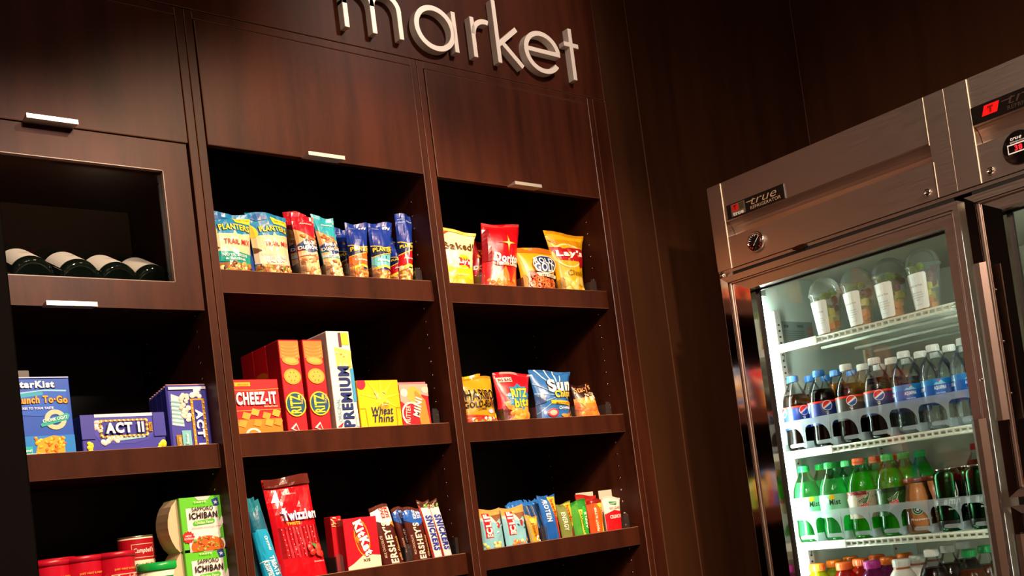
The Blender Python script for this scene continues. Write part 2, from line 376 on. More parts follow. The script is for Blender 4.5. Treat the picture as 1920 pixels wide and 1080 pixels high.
# wine door with its pane
wd = empty('glass_door', (0, 0, 0)); wd.parent = U1
x0, x1, z0, z1, a, b, c, d_ = .3105, .8220, 1.6785, 2.0115, .369, .7715, 1.7320, 1.9540
for nm, q in (('door_stile', (x0, a, z0, z1)), ('door_stile', (b, x1, z0, z1)), ('door_rail', (a, b, z0, c)), ('door_rail', (a, b, d_, z1))):
    mbd = MB(); mbd.box(q[0], q[1], 1.9482, 1.968, q[2], q[3], M_WOOD); mbd.build(nm, wd)
bead = MB()
for q in ((a, b, c, c + .0016), (a, b, d_ - .0016, d_), (b - .0016, b, c, d_), (a, a + .0016, c, d_)): bead.box(q[0], q[1], 1.9486, 1.9600, q[2], q[3], M_EDGE)
bead.build('glazing_bead', wd)
MB().box(a - .004, b + .004, 1.9605, 1.9640, c - .004, d_ + .004, M_WINEG).build('window_pane', wd)
pull(wd, .527, .612, z0)
board(U1, 'compartment_floor', .3090, .8300, 1.9700, 2.344, 1.690, 1.706)
board(U1, 'compartment_top', .3090, .8300, 1.9700, 2.344, 1.990, 2.006)
MB().box(.3095, .8295, 2.325, 2.344, 1.7065, 1.9895, mat('#a8927c', .4)).build('compartment_back', U1)
# ============================================================ packets and cartons
YF = 1.998
def bagsurf(w, h, Dp, tw, sh, seed, crumple, lean, nu=12, nv=16, back=False):
    G = []
    for i in range(nu + 1):
        row = []
        for j in range(nv + 1):
            u, v = i / nu, j / nv
            pr = min(1, .55 + v * 6) * (1 if v < .55 else max(0, math.cos((v - .55) / .40 * PI / 2)) if v < .95 else 0)
            t = Dp / 2 * (max(0, math.sin(PI * u)) ** .55) * pr
            if back: t = -t - .0012
            wr = 1 + (tw - 1) * (v ** 1.6) - .07 * math.sin(PI * v) ** 2 * (Dp > .03)
            n1 = noise.noise(Vector((u * 2.6 + seed, v * 3.4, seed * 1.7))) + .5 * noise.noise(Vector((u * 7 + seed, v * 8 - seed, 3.1)))
            cr = crumple * n1 * math.sin(PI * min(1, max(0, u))) ** .4
            if v > .9: cr += .002 * math.sin(u * 9 + seed) 
            row.append((w * (.5 + (u - .5) * wr) + sh * v, Dp / 2 - t + lean * v + cr * (0 if back else 1), v * h + (.004 * math.sin(u * 4 + seed) * (v > .93) - .002 * (v > .93))))
        G.append(row)
    def S(u, v, off):
        x, y = min(max(u, 0), 1) * nu, min(max(v, 0), 1) * nv; i, j = min(int(x), nu - 1), min(int(y), nv - 1); a, b = x - i, y - j
        A, B_, C_, E_ = G[i][j], G[i + 1][j], G[i][j + 1], G[i + 1][j + 1]
        p = [(A[k] * (1 - a) + B_[k] * a) * (1 - b) + (C_[k] * (1 - a) + E_[k] * a) * b for k in range(3)]
        return (p[0], p[1] - off, p[2])
    return S, G
def quadpx(bl, br, tl, tr, base, Y):
    B0, B1, T0, T1 = at(*bl, Y), at(*br, Y), at(*tl, Y), at(*tr, Y)
    w = B1.x - B0.x; h = (T0.z + T1.z) / 2 - base
    k = h / max(.01, (T0.z + T1.z) / 2 - (B0.z + B1.z) / 2)  # carry the edges down behind the lip
    tc, bc = (T0.x + T1.x) / 2, (B0.x + B1.x) / 2; bc2 = tc + (bc - tc) * k
    return bc2 - w / 2, w, h, (T1.x - T0.x) / w, tc - bc2
def bag(name, label, cat, group, px, base, col, ops, text, Dp=.045, Y=YF, seed=0, crumple=.006, lean=.012, rough=.30, crimp=None, th=0):
    X, w, h, tw, sh = quadpx(*px, base, Y)
    r = empty(name, (X, Y, base), label=label, cat=cat, group=group)
    tw = min(1.6, max(.7, tw)); S, G = bagsurf(w, h, Dp, tw, sh, seed + 1.3, crumple, lean)
    Sb, Gb = bagsurf(w, h, Dp, tw, sh, seed + 1.3, crumple, lean, back=True)
    nu, nv = 12, 16; mb = MB(); v = [p for row in G for p in row] + [p for row in Gb for p in row]; n = (nu + 1) * (nv + 1); f = []
    ix = lambda i, j: i * (nv + 1) + j
    for i in range(nu):
        for j in range(nv): f.append((ix(i, j), ix(i + 1, j), ix(i + 1, j + 1), ix(i, j + 1))); f.append((n + ix(i, j), n + ix(i, j + 1), n + ix(i + 1, j + 1), n + ix(i + 1, j)))
    for j in range(nv): f += [(ix(0, j), ix(0, j + 1), n + ix(0, j + 1), n + ix(0, j)), (ix(nu, j), n + ix(nu, j), n + ix(nu, j + 1), ix(nu, j + 1))]
    for i in range(nu): f += [(ix(i, 0), n + ix(i, 0), n + ix(i + 1, 0), ix(i + 1, 0)), (ix(i, nv), ix(i + 1, nv), n + ix(i + 1, nv), n + ix(i, nv))]
    mb.add(v, f, mat(col, rough, bump=.25), True); mb.build('pouch', r)
    v0 = .019 / h; h2 = h - .019; S2_ = lambda u, v, off: S(u, v0 + (1 - v0) * v, off)
    b = paint(r, 'printed_pattern', ops, w, h2, S2_, (nu, nv), rough, .25, base=.0009)['_top'] if ops else .0005
    if text: paint(r, 'printed_lettering', text, w, h2, S2_, (nu, nv), rough, 0, base=b + .0004)
    cr = MB()
    for k in range(5):
        za, zb = 1 - .008 * k - .003, 1 - .008 * k - .006
        P = [S(u / 12, z, .0007) for u in range(13) for z in (za, zb)]; cr.add(P, [(2 * i, 2 * i + 2, 2 * i + 3, 2 * i + 1) for i in range(12)], mat(crimp or col, .2, bump=.0))
    cr.build('crimped_seam', r)
    return r
def carton(name, label, cat, group, px, base, col, ops, text, dep=.04, Y=YF, side=None, rough=.38, flaps=True, rx=0, extra=None, rz=0, hid=.019):
    X, w, h, tw, sh = quadpx(*px, base, Y)
    r = empty(name, (X, Y, base), label=label, cat=cat, group=group)
    if rx or rz: r.rotation_euler = (rx, 0, rz)
    mb = MB(); mb.box(0, w, 0, dep, 0, h, mat(col, rough), .0008)
    mb.build('carton_body', r)
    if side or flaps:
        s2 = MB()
        if side: s2.box(-.0005, 0, .002, dep - .002, .003, h - .003, mat(side, rough))  # left face in a darker tone, its shade put into the colour
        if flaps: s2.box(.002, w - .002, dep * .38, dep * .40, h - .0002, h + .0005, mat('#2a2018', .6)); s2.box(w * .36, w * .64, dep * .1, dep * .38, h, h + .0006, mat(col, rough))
        s2.build('flap_or_side_shade', r)
    h2 = h - hid; S = lambda u, v, off: (u * w, -off, hid + v * h2)
    b = paint(r, 'printed_pattern', ops, w, h2, S, None, rough)['_top'] if ops else .0005
    if text: paint(r, 'printed_lettering', text, w, h2, S, None, rough, base=b + .0004)
    if extra: extra(r, w, h, dep)
    return r
NUT = ['#c98a4a', '#e0b070', '#b8702f', '#d89c58', '#8a4a20', '#f0cf98']
S1, S1b, S2, S2b, S3, SC1 = 1.7495, 1.7490, 1.4160, 1.4150, 1.1125, 1.3985
g1 = 'nut packets on the upper middle shelf'
def trail(seed, band, bandt, px, label, Y=YF):
    ops = [('r', 0, .62, 1, 1, '#1f7fb8'), ('p', [(.0, .36), (1, .33), (1, .66), (.7, .63), (.42, .63), (0, .62)], '#e2c9a2'), ('p', [(.5, .62), (.55, .70), (.60, .62)], '#e2c9a2'),
           ('e', .02, .70, .13, .19, '#e7c43c', .3), ('p', [(0, .36), (1, .33), (1, .20), (.62, .16), (0, .21)], band), ('r', 0, 0, 1, .18, '#8f5a2c'),
           ('n', .02, .0, .98, .19, 60, .062, NUT + ['#4a3024', '#6a8c2e'], .62), ('p', [(.56, .94), (.97, .92), (.99, .80), (.60, .83)], '#f0d23c'), ('p', [(.0, .92), (.3, .98), (.5, .9), (.2, .86)], '#1b5fa6'),
           ('p', [(.0, .46), (.16, .40), (.05, .37), (0, .37)], '#5b3a22')]
    txt = [('t', 'PLANTERS', .56, .72, .72, .16, '#f3d43a', {'ol': '#151a3a', 'bold': .05, 'ow': .05, 'arc': .25}), ('t', 'TRAIL MIX', .58, .50, .66, .13, '#b0242c', {'bold': .02}),
           ('t', bandt[0], .5, .29, .62, .075, '#e9f3ee', {'bold': .02}), ('t', bandt[1], .5, .235, .5, .055, '#e9f3ee'), ('t', 'OVER 2 CUPS', .78, .875, .3, .05, '#7a4a20')]
    return bag('nut_pouch', label, 'snack pouch', g1, px, S1, '#1f7fb8', ops, txt, .05, Y, seed, .007)
trail(1, '#13918a', ('NUTS, SEEDS', '& RAISINS'), ((405, 505), (484, 510), (396, 386), (482, 389)), 'blue and tan trail mix pouch with teal band, beside the left post')
trail(5, '#d9c6b4', ('FRUIT & NUT', 'MIX'), ((490, 509), (558, 513), (471, 386), (549, 397)), 'blue and tan trail mix pouch with crumpled pale lower band, second from left')
bag('nut_pouch', 'narrow plain blue pouch wedged between the two trail mix pouches', 'snack pouch', g1, ((472, 508), (487, 509), (466, 440), (482, 441)), S1, '#1d4fb4', [('r', .6, 0, .8, 1, '#4c86d8')], [], .02, YF + .03, 9, .002)
def almond(seed, c, px, label, Y=YF, dark=False):
    ops = [('r', 0, .45, 1, 1, '#dcae72'), ('n', .05, .48, .95, .66, 10, .15, ['#a5612c', '#c98a4a'], .6), ('p', [(0, 1), (1, 1), (1, .58), (.6, .64), (.0, .76)], c), ('r', 0, 0, 1, .42, '#e2c08a'),
           ('n', .04, .0, .96, .33, 34, .14, ['#b06a3a', '#c98a58', '#e8c490', '#a05a2c', '#f2dcae'], .6),
           ('p', [(-.0, .46), (0, .52), (.5, .62), (1, .52), (1, .44), (.5, .38)], '#1d3a78'), ('r', 0, .345, 1, .385, '#cfe0e4' if c != '#c4122a' else '#e8d4b8'), ('r', 0, .335, 1, .345, c)]
    txt = [('t', 'BLUE', .5, .535, .55, .16, '#f4f4f4', {'bold': .05}), ('t', 'DIAMOND', .5, .465, .98, .17, '#f4f4f4', {'bold': .05}), ('t', 'Almonds', .55, .84, .6, .1, '#f4e4dc', {'shear': .3}), ('t', 'ALMONDS', .5, .36, .6, .05, '#5a2a1c')]
    return bag('nut_pouch', label, 'snack pouch', g1, px, S1, c, ops, txt, .035, Y, seed, .004)
almond(11, '#a81224', ((558, 512), (590, 514), (540, 389), (584, 392)), 'red topped narrow almond pouch standing behind the front red one', YF + .045)
almond(12, '#c4122a', ((573, 513), (609, 515), (554, 392), (597, 396)), 'red topped narrow almond pouch in front, right of trail mix')
almond(13, '#2aa3b8', ((620, 516), (652, 518), (594, 396), (634, 398)), 'teal topped narrow almond pouch with whole almonds')
def tube(seed, band, nutc, px, label, Y=YF, word='Cashews', asp=.45):
    ops = [('r', 0, .30, 1, 1, '#14308c'), ('p', [(0, .44), (1, .50), (1, .22), (.5, .26), (0, .18)], band), ('r', 0, 0, 1, .2, '#9a5a24'), ('n', .04, .0, .96, .23, 26, .15, nutc, asp),
           ('p', [(0, .24), (.5, .28), (1, .26), (1, .22), (.5, .24), (0, .19)], '#f3c93e'), ('p', [(0, .415), (.5, .46), (1, .505), (1, .49), (.5, .445), (0, .40)], '#e8b63c'), ('p', [(0, .60), (.5, .56), (1, .60), (1, .585), (.5, .545), (0, .585)], '#e8b63c'),
           ('p', [(0, .585), (.5, .545), (1, .585), (1, .51), (.5, .46), (0, .42)], '#101a4c'), ('p', [(.1, .92), (.4, .92), (.4, .91), (.1, .91)], '#8fa4dc'), ('p', [(.1, .88), (.4, .88), (.4, .87), (.1, .87)], '#8fa4dc')]
    txt = [('t', 'PLANTERS', .5, .52, .92, .22, '#f3cf2e', {'ol': '#0d1438', 'bold': .05, 'ow': .04, 'arc': .12}), ('t', '99¢', .72, .89, .34, .16, '#e8ecf8', {'shear': .2}), ('t', word, .5, .355, .66, .12, '#f6ead8', {'shear': .2})]
    return bag('nut_pouch', label, 'snack pouch', g1, px, S1, '#14308c', ops, txt, .035, Y, seed, .004)
tube(20, '#6a2c14', NUT, ((648, 517), (668, 519), (638, 421), (664, 419)), 'dark blue peanut pouch half hidden behind the orange banded one', YF + .05)
tube(21, '#d8641c', ['#d08438', '#e29a4c', '#b8682a'], ((664, 518), (698, 520), (657, 408), (700, 411)), 'blue nut pouch with orange band and cashews')
tube(22, '#5fb4c4', ['#d8a05c', '#e8bc7c', '#c08848'], ((706, 520), (739, 522), (700, 409), (747, 411)), 'blue nut pouch with pale blue band', word='Peanuts')
tube(23, '#b01020', NUT, ((741, 522), (757, 523), (738, 440), (754, 441)), 'red banded blue pouch peeking out left of the tall peanut pouch', YF + .02, word='Pe')
tube(24, '#c8101c', ['#e8c07a', '#d8a85c', '#f0d49a'], ((757, 522), (780, 524), (751, 390), (786, 401)), 'tall blue peanut pouch with red band, rightmost on its shelf', word='Peanuts', asp=.7)
# upper right shelf: chips
g2 = 'crisp bags on the upper right shelf'
def sunlogo(cu, cv, r, q=1):
    return [('e', cu, cv, r * 1.05, r * .85, '#f7e27a'), ('e', cu, cv + .0, r * .92, r * .74, '#f6b81c'), ('p', [(cu - r, cv + .06 * q), (cu + r * 1.05, cv + .045 * q), (cu + r * 1.0, cv - .10 * q), (cu + r * .3, cv - .055 * q), (cu - r * .8, cv - .075 * q)], '#c0202c')]
bag('crisp_bag', 'pale yellow baked crisp bag beside the post, leftmost on upper right shelf', 'crisp bag', g2, ((836, 528), (899, 531), (824, 417), (907, 427)), S1b, '#f0e2a0',
    [('r', 0, 0, 1, .42, '#e8cf1e'), ('p', [(0, .42), (1, .50), (1, .38), (.55, .30), (0, .36)], '#f3e7a4'), ('p', [(0, .12), (.5, .20), (1, .10), (1, 0), (0, 0)], '#e0a820'), ('p', [(0, .28), (.35, .20), (.3, .14), (0, .2)], '#a8b81c'), ('p', [(.06, .9), (.4, .96), (.12, .84), (.02, .85)], '#c83a2c'), ('r', 0, .95, 1, 1, '#eeb04a')] + sunlogo(.58, .42, .22),
    [('t', 'Baked!', .52, .70, .86, .20, '#5a3210', {'bold': .03, 'arc': -.15}), ('t', "Lay's", .60, .41, .38, .15, '#ffffff', {'bold': .06}), ('t', 'Original', .5, .2, .4, .06, '#f6f0d0')], .05, YF, 31, .006, crimp='#d8902c')
bag('crisp_bag', 'dark red crisp bag behind, between pale yellow and bright red bags', 'crisp bag', g2, ((893, 530), (925, 532), (893, 442), (935, 444)), S1b, '#8c1018', [('n', .1, .4, .8, .8, 12, .1, ['#e07818', '#f0a828'], .4)], [('t', 'DOR', .35, .45, .6, .2, '#e8e0e0', {'bold': .05}), ('t', 'Nacho', .3, .3, .4, .08, '#e8e0e0')], .04, YF + .04, 33, .006)
bag('crisp_bag', 'tall bright red tortilla crisp bag with folded wavy top', 'crisp bag', g2, ((914, 532), (981, 536), (917, 404), (990, 417)), S1b, '#c80c18',
    [('p', [(.05, .0), (.5, .34), (.72, 0)], '#e0742c'), ('p', [(.6, 0), (.85, .30), (1, .0)], '#d86420'), ('n', .1, .0, .95, .14, 14, .06, ['#e88a34', '#c85a1c'], .6), ('s', .60, .68, .30, .045, 4, '#a8140c'), ('s', .60, .68, .22, .04, 4, '#f0981c'), ('s', .60, .68, .12, .04, 4, '#fbe07c'), ('e', .56, .36, .34, .05, '#a00c10'), ('e', .56, .355, .30, .03, '#e06a24'), ('r', 0, .4, .16, .9, '#7c0810')],
    [('t', 'Doritos', .60, .47, .82, .20, '#fbf3ea', {'bold': .07, 'shear': .12, 'ol': '#6c0408', 'arc': -.22}), ('t', 'Nacho Cheese', .62, .375, .72, .10, '#f4e8e4', {'bold': .03})], .05, YF, 34, .008, crimp='#e86060')
bag('pretzel_bag', 'orange yellow pretzel bag with see-through lower half showing brown pretzels', 'snack bag', g2, ((990, 535), (1051, 539), (978, 456), (1060, 463)), S1b, '#f0a018',
    [('r', 0, .88, 1, 1, '#c06a14'), ('p', [(.12, .0), (.88, 0), (.96, .32), (.6, .42), (.12, .46)], '#7c2410')] + [('a', random.uniform(.18, .86), random.uniform(.03, .36), .035, .062, 0, 2 * PI, random.choice(['#e0602c', '#c8481c', '#ec7c40']), 1) for _ in range(46)] +
    [('e', .58, .60, .33, .24, '#ece4d0'), ('e', .58, .60, .31, .22, '#1f2d5c'), ('p', [(.28, .40), (.92, .36), (.9, .29), (.35, .32)], '#f0e8cc')],
    [('t', 'ROLD', .54, .68, .5, .15, '#f6f2e8', {'bold': .04}), ('t', 'GOLD', .56, .52, .58, .22, '#f6f2e8', {'bold': .05}), ('t', 'PRETZELS', .62, .335, .4, .05, '#5a3a20')], .045, YF, 36, .004, crimp='#8a4a14')
bag('crisp_bag', 'golden yellow classic crisp bag flaring at the top, rightmost on its shelf', 'crisp bag', g2, ((1060, 540), (1106, 542), (1027, 427), (1117, 431)), S1b, '#f2b414',
    [('p', [(.0, .86), (1, .86), (.9, .76), (.15, .78)], '#d8900e'), ('e', .42, .60, .42, .40, '#fbe89c'), ('e', .42, .60, .37, .35, '#f4b41a'), ('p', [(-.0, .74), (.95, .72), (1.0, .46), (.72, .40), (.70, .50), (.12, .52)], '#b8141e'), ('n', .15, .0, .9, .22, 8, .16, ['#f2ca62', '#f6d888', '#e8b848'], .7)],
    [('t', "Lay's", .46, .62, .80, .26, '#ffffff', {'bold': .07, 'shear': .1}), ('t', 'Classic', .58, .32, .62, .17, '#6a4210', {'bold': .0})], .05, YF, 38, .006, crimp='#e8a018')
# middle right shelf
g3 = 'gummy and crisp bags on the middle right shelf'
bag('gummy_bag', 'yellow foil bag half hidden behind the gold gummy bag', 'candy bag', g3, ((872, 789), (905, 788), (864, 698), (912, 699)), S2b, '#e8b41c', [], [], .03, YF + .05, 40, .004)
bag('gummy_bag', 'gold foil gummy bag with black letters, leftmost on middle right shelf', 'candy bag', g3, ((879, 789), (944, 786), (870, 696), (936, 708)), S2b, '#c9961e',
    [('r', 0, 0, 1, .12, '#c0301c'), ('n', .1, .0, .9, .1, 20, .05, ['#3c8a2c', '#e8a01c', '#d82c1c', '#f0f0e0'], .8), ('e', .72, .24, .10, .05, '#e8c8dc'), ('p', [(.05, .20), (.6, .15), (.6, .12), (.05, .15)], '#d83424'), ('e', .92, .12, .08, .09, '#f2c81c')],
    [('t', 'HARIBO', .5, .60, .86, .26, '#1c120c', {'bold': .06, 'ol': '#e8c868', 'ow': .03}), ('t', 'GOLD-BEARS', .5, .40, .94, .16, '#1c120c', {'bold': .05}), ('t', 'GUMMI', .44, .30, .28, .06, '#5a3a10')], .045, YF, 41, .008, rough=.22)
bag('cracker_bag', 'red cracker sandwich bag with blue burst logo', 'snack bag', g3, ((946, 786), (1004, 783), (938, 690), (1008, 697)), S2b, '#c01020',
    [('r', .06, .80, .44, .89, '#ece0d0'), ('s', .55, .47, .38, .30, 9, '#2a84b0'), ('p', [(.1, .40), (.9, .42), (.85, .0), (.3, .0)], '#e8842c'), ('e', .55, .20, .30, .22, '#f0a238'), ('s', .55, .47, .36, .28, 9, '#2a84b0'), ('e', .16, .14, .2, .14, '#7c0a18'), ('n', .3, .0, .9, .2, 8, .1, ['#f2a848', '#e8902c'], .8)],
    [('t', 'BIG BAG', .25, .845, .34, .075, '#7c4a30', {'bold': .05}), ('t', 'RITZ', .55, .56, .52, .24, '#f6d21e', {'bold': .07, 'ol': '#1c4a78', 'shear': .1}), ('t', 'bits', .60, .37, .50, .24, '#f6d21e', {'bold': .07, 'ol': '#1c4a78', 'rot': 6})], .045, YF, 43, .006, crimp='#e8d8c8')
bag('crisp_bag', 'blue wavy grain crisp bag with white and yellow letters', 'crisp bag', g3, ((1018, 782), (1080, 779), (1006, 686), (1084, 693)), S2b, '#2a68ac',
    [('p', [(.1 + .22 * k, 1), (.14 + .22 * k, 1), (.52 + .02 * k, .6), (.50 + .02 * k, .6)], '#b8cfe0') for k in range(4)] + [('p', [(0, .12 + .2 * k), (0, .14 + .2 * k), (.55, .46), (.55, .45)], '#8fb8d8') for k in range(4)] +
    [('p', [(.30, .38), (1, .33), (1, .25), (.30, .31)], '#f2b81c'), ('e', .34, .13, .15, .10, '#c82430'), ('e', .34, .13, .10, .06, '#e8b0a0'), ('n', .5, .0, 1, .10, 8, .12, ['#c88a3c', '#a8682c'], .3), ('p', [(.0, .5), (.0, .3), (.2, .35), (.15, .5)], '#1c3f78')],
    [('t', 'Sun', .62, .68, .66, .32, '#fbf6ea', {'bold': .08, 'ol': '#3a1c10', 'shear': .1, 'rot': 3}), ('t', 'Chips', .68, .48, .52, .22, '#f6c81e', {'bold': .07, 'ol': '#1c2c5c', 'rot': 3}), ('t', 'Original', .68, .21, .36, .10, '#eef2f8', {'bold': .03}), ('t', 'MULTIGRAIN', .66, .31, .5, .05, '#7c3a10')], .045, YF, 44, .007)
bag('pita_bag', 'dark brown and orange pita crisp bag, last before the clear divider', 'snack bag', g3, ((1089, 779), (1134, 777), (1084, 713), (1120, 717)), S2b, '#2e140c',
    [('p', [(0, 0), (1, 0), (1, .50), (.5, .58), (.0, .55)], '#e8842c'), ('r', .15, .40, .95, .50, '#e8a82c'), ('n', .1, .0, .95, .34, 8, .2, ['#e8702c', '#f08c3c'], .5), ('n', .2, .50, .9, .60, 8, .1, ['#e8c8a0'], .5)],
    [('t', "Stacy's", .45, .82, .86, .28, '#f09a5c', {'bold': .02, 'shear': .25, 'rot': 10}), ('t', 'Pita Chips', .66, .66, .5, .13, '#f0d8b8', {'rot': 10})], .04, YF, 46, .004)
# middle shelf: cartons
g4 = 'cracker cartons on the middle shelf'
carton('cracker_carton', 'small red cheese cracker carton beside the left post', 'carton', g4, ((446, 813), (531, 807), (434, 712), (521, 711)), S2, '#d0121c',
    [('r', 0, 0, 1, .28, '#e8781c'), ('p', [(0, .82), (.5, .81), (1, .83), (1, .82), (.5, .80), (0, .81)], '#f0a03c'), ('p', [(0, .44), (1, .45), (1, .44), (0, .43)], '#f0a03c'), ('r', .04, .88, .38, .95, '#f0b01c'), ('e', .34, .0, .17, .14, '#e8dccc'), ('e', .34, .0, .12, .10, '#e8781c')] +
    [('p', [(x - .1, y - .03), (x + .05, y - .07), (x + .11, y + .04), (x - .05, y + .075)], c) for x, y, c in ((.22, .34, '#f09a34'), (.42, .40, '#f2a440'), (.66, .33, '#ee9230'), (.88, .37, '#f2a038'), (.12, .2, '#f0983a'), (.45, .2, '#ee8e2c'), (.70, .2, '#f29c38'), (.9, .2, '#ee8a2a'))],
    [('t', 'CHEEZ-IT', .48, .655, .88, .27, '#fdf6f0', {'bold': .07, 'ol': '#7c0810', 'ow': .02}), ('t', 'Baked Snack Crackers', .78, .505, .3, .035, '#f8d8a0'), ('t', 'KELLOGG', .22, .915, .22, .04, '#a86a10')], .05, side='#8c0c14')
RZ = [('r', .02, .80, .98, .985, '#e8742c')] + [('a', .5, .80 + .035 * k, .36, .42, PI * 1.05, PI * 1.95, '#f4a455', .3) for k in range(5)] + [('e', .5, .77, .42, .20, '#f08c34', -.15), ('e', .5, .775, .30, .13, '#f4a24c', -.15), ('e', .5, .60, .43, .37, '#f0922e', -.1), ('e', .5, .60, .34, .29, '#f4a544', -.1)] + \
     [('e', .5 + .17 * math.cos(k), .60 + .05 * math.sin(k), .03, .03, '#c8641c') for k in (0, 1.05, 2.1, 3.15, 4.2, 5.25)] + [('e', .5, .30, .52, .58, '#f2c81c'), ('e', .5, .30, .46, .52, '#154a6c'), ('p', [(.1, .04), (.4, .10), (.55, .0)], '#f0e0d8'), ('p', [(.22, .04), (.4, .08), (.5, .01)], '#c8101c')]
RT = [('t', 'RITZ', .47, .30, .86, .52, '#f6d01e', {'bold': .05, 'rot': 90}), ('t', 'CRACKERS', .82, .35, .45, .10, '#e8c868', {'rot': 80})]
for bl, br, tl, tr, Y, lb in (((541, 808), (578, 805), (519, 637), (560, 637), YF, 'tall red round cracker carton, left one of the front pair'), ((586, 805), (622, 803), (564, 637), (602, 637), YF, 'tall red round cracker carton beside the white saltine carton')):
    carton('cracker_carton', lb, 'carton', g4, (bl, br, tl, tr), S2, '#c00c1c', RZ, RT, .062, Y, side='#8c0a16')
q = quadpx((541, 808), (578, 805), (519, 637), (560, 637), S2, YF)
for k, (dy, lb) in enumerate(((.064, 'dark red cracker carton, second deep behind the front left one'), (.128, 'dark red cracker carton at the back of the tall carton row'))):
    r = empty('cracker_carton', (q[0], YF + dy, S2), label=lb, cat='carton', group=g4)
    MB().box(0, q[1], 0, .062, 0, q[2], mat('#c00c1c', .38), .0008).build('carton_body', r)
    paint(r, 'printed_pattern', [('e', .5, .7, .5, .16, '#c85a20'), ('e', .5, .4, .5, .16, '#c85a20'), ('e', .5, .15, .4, .13, '#1c3a5c')], .062, q[2], lambda u, v, off: (-off, .062 * (1 - u), v * q[2]))
carton('saltine_carton', 'tall white saltine carton with navy vertical letters', 'carton', g4, ((632, 804), (674, 800), (604, 621), (647, 621)), S2, '#e8e2d8',
    [('p', [(.30, .62), (.95, .60), (1, .80), (.28, .84)], '#e8c864'), ('n', .34, .62, .95, .8, 12, .05, ['#c89838', '#f2dc9c'], 1), ('r', .62, .86, .94, .985, '#f0d02c'), ('r', .50, .84, .62, .985, '#5c3444'), ('r', .86, .28, 1, .62, '#3c98c8'), ('r', .86, .03, .99, .16, '#a8c0cc'), ('p', [(.02, .03), (.22, .03), (.3, .08)], '#c8283c')],
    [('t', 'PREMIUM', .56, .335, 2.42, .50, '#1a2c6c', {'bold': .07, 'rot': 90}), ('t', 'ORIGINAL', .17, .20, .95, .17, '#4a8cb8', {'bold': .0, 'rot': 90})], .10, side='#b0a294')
carton('cracker_carton', 'yellow wheat cracker carton with dark blue script', 'carton', g4, ((678, 801), (755, 797), (664, 714), (743, 712)), S2, '#ecc010',
    [('s', .55, .62, .55, .10, 9, '#f4d238'), ('p', [(.45, .46), (.62, .55), (.72, .44), (.58, .35)], '#d8941c'), ('n', .4, .45, .75, .75, 10, .05, ['#f4e0a0', '#f8ecc0'], .25), ('e', .09, .93, .11, .12, '#c8243c'), ('p', [(0, .42), (.14, .42), (.16, .0), (.15, 0), (.13, .41), (0, .41)], '#b08c0c'), ('p', [(1, .42), (.88, .42), (.86, .0), (.87, 0), (.89, .41), (1, .41)], '#b08c0c')],
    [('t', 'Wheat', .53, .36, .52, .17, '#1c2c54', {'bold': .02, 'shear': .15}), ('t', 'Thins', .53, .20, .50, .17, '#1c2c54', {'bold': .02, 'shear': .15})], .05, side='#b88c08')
def tray(r, w, h, dep):
    mb = MB(); mb.box(w * .06, w + .004, .012, .020, h * .8, h * 1.06, mat('#d8787c', .4)); mb.build('carton_rim', r)
carton('cookie_carton', 'red and cream open carton tilted, rightmost on the middle shelf', 'carton', g4, ((757, 797), (810, 795), (746, 722), (806, 719)), S2, '#c8202c',
    [('p', [(0, 1), (1, 1), (1, .70), (.5, .8), (.2, .5), (0, .6)], '#e0a898'), ('e', .5, .72, .24, .30, '#e8b04c', .4), ('p', [(.62, .0), (.95, 0), (.86, .62), (.56, .85), (.5, .8)], '#d88c3c'), ('e', .15, .8, .12, .12, '#f0e0d4'), ('a', .35, .3, .3, .36, 1, 4, '#f4e4e0', 1), ('e', .9, .86, .14, .1, '#f0c8b8')],
    [('t', 'MINI', .56, .45, .60, .24, '#f6f0ec', {'bold': .07, 'rot': 74, 'shear': .1}), ('t', 'NUTTER', .20, .28, .55, .16, '#f0d8d0', {'bold': .03, 'rot': 82})], .05, side='#8c1820', flaps=False, extra=tray)
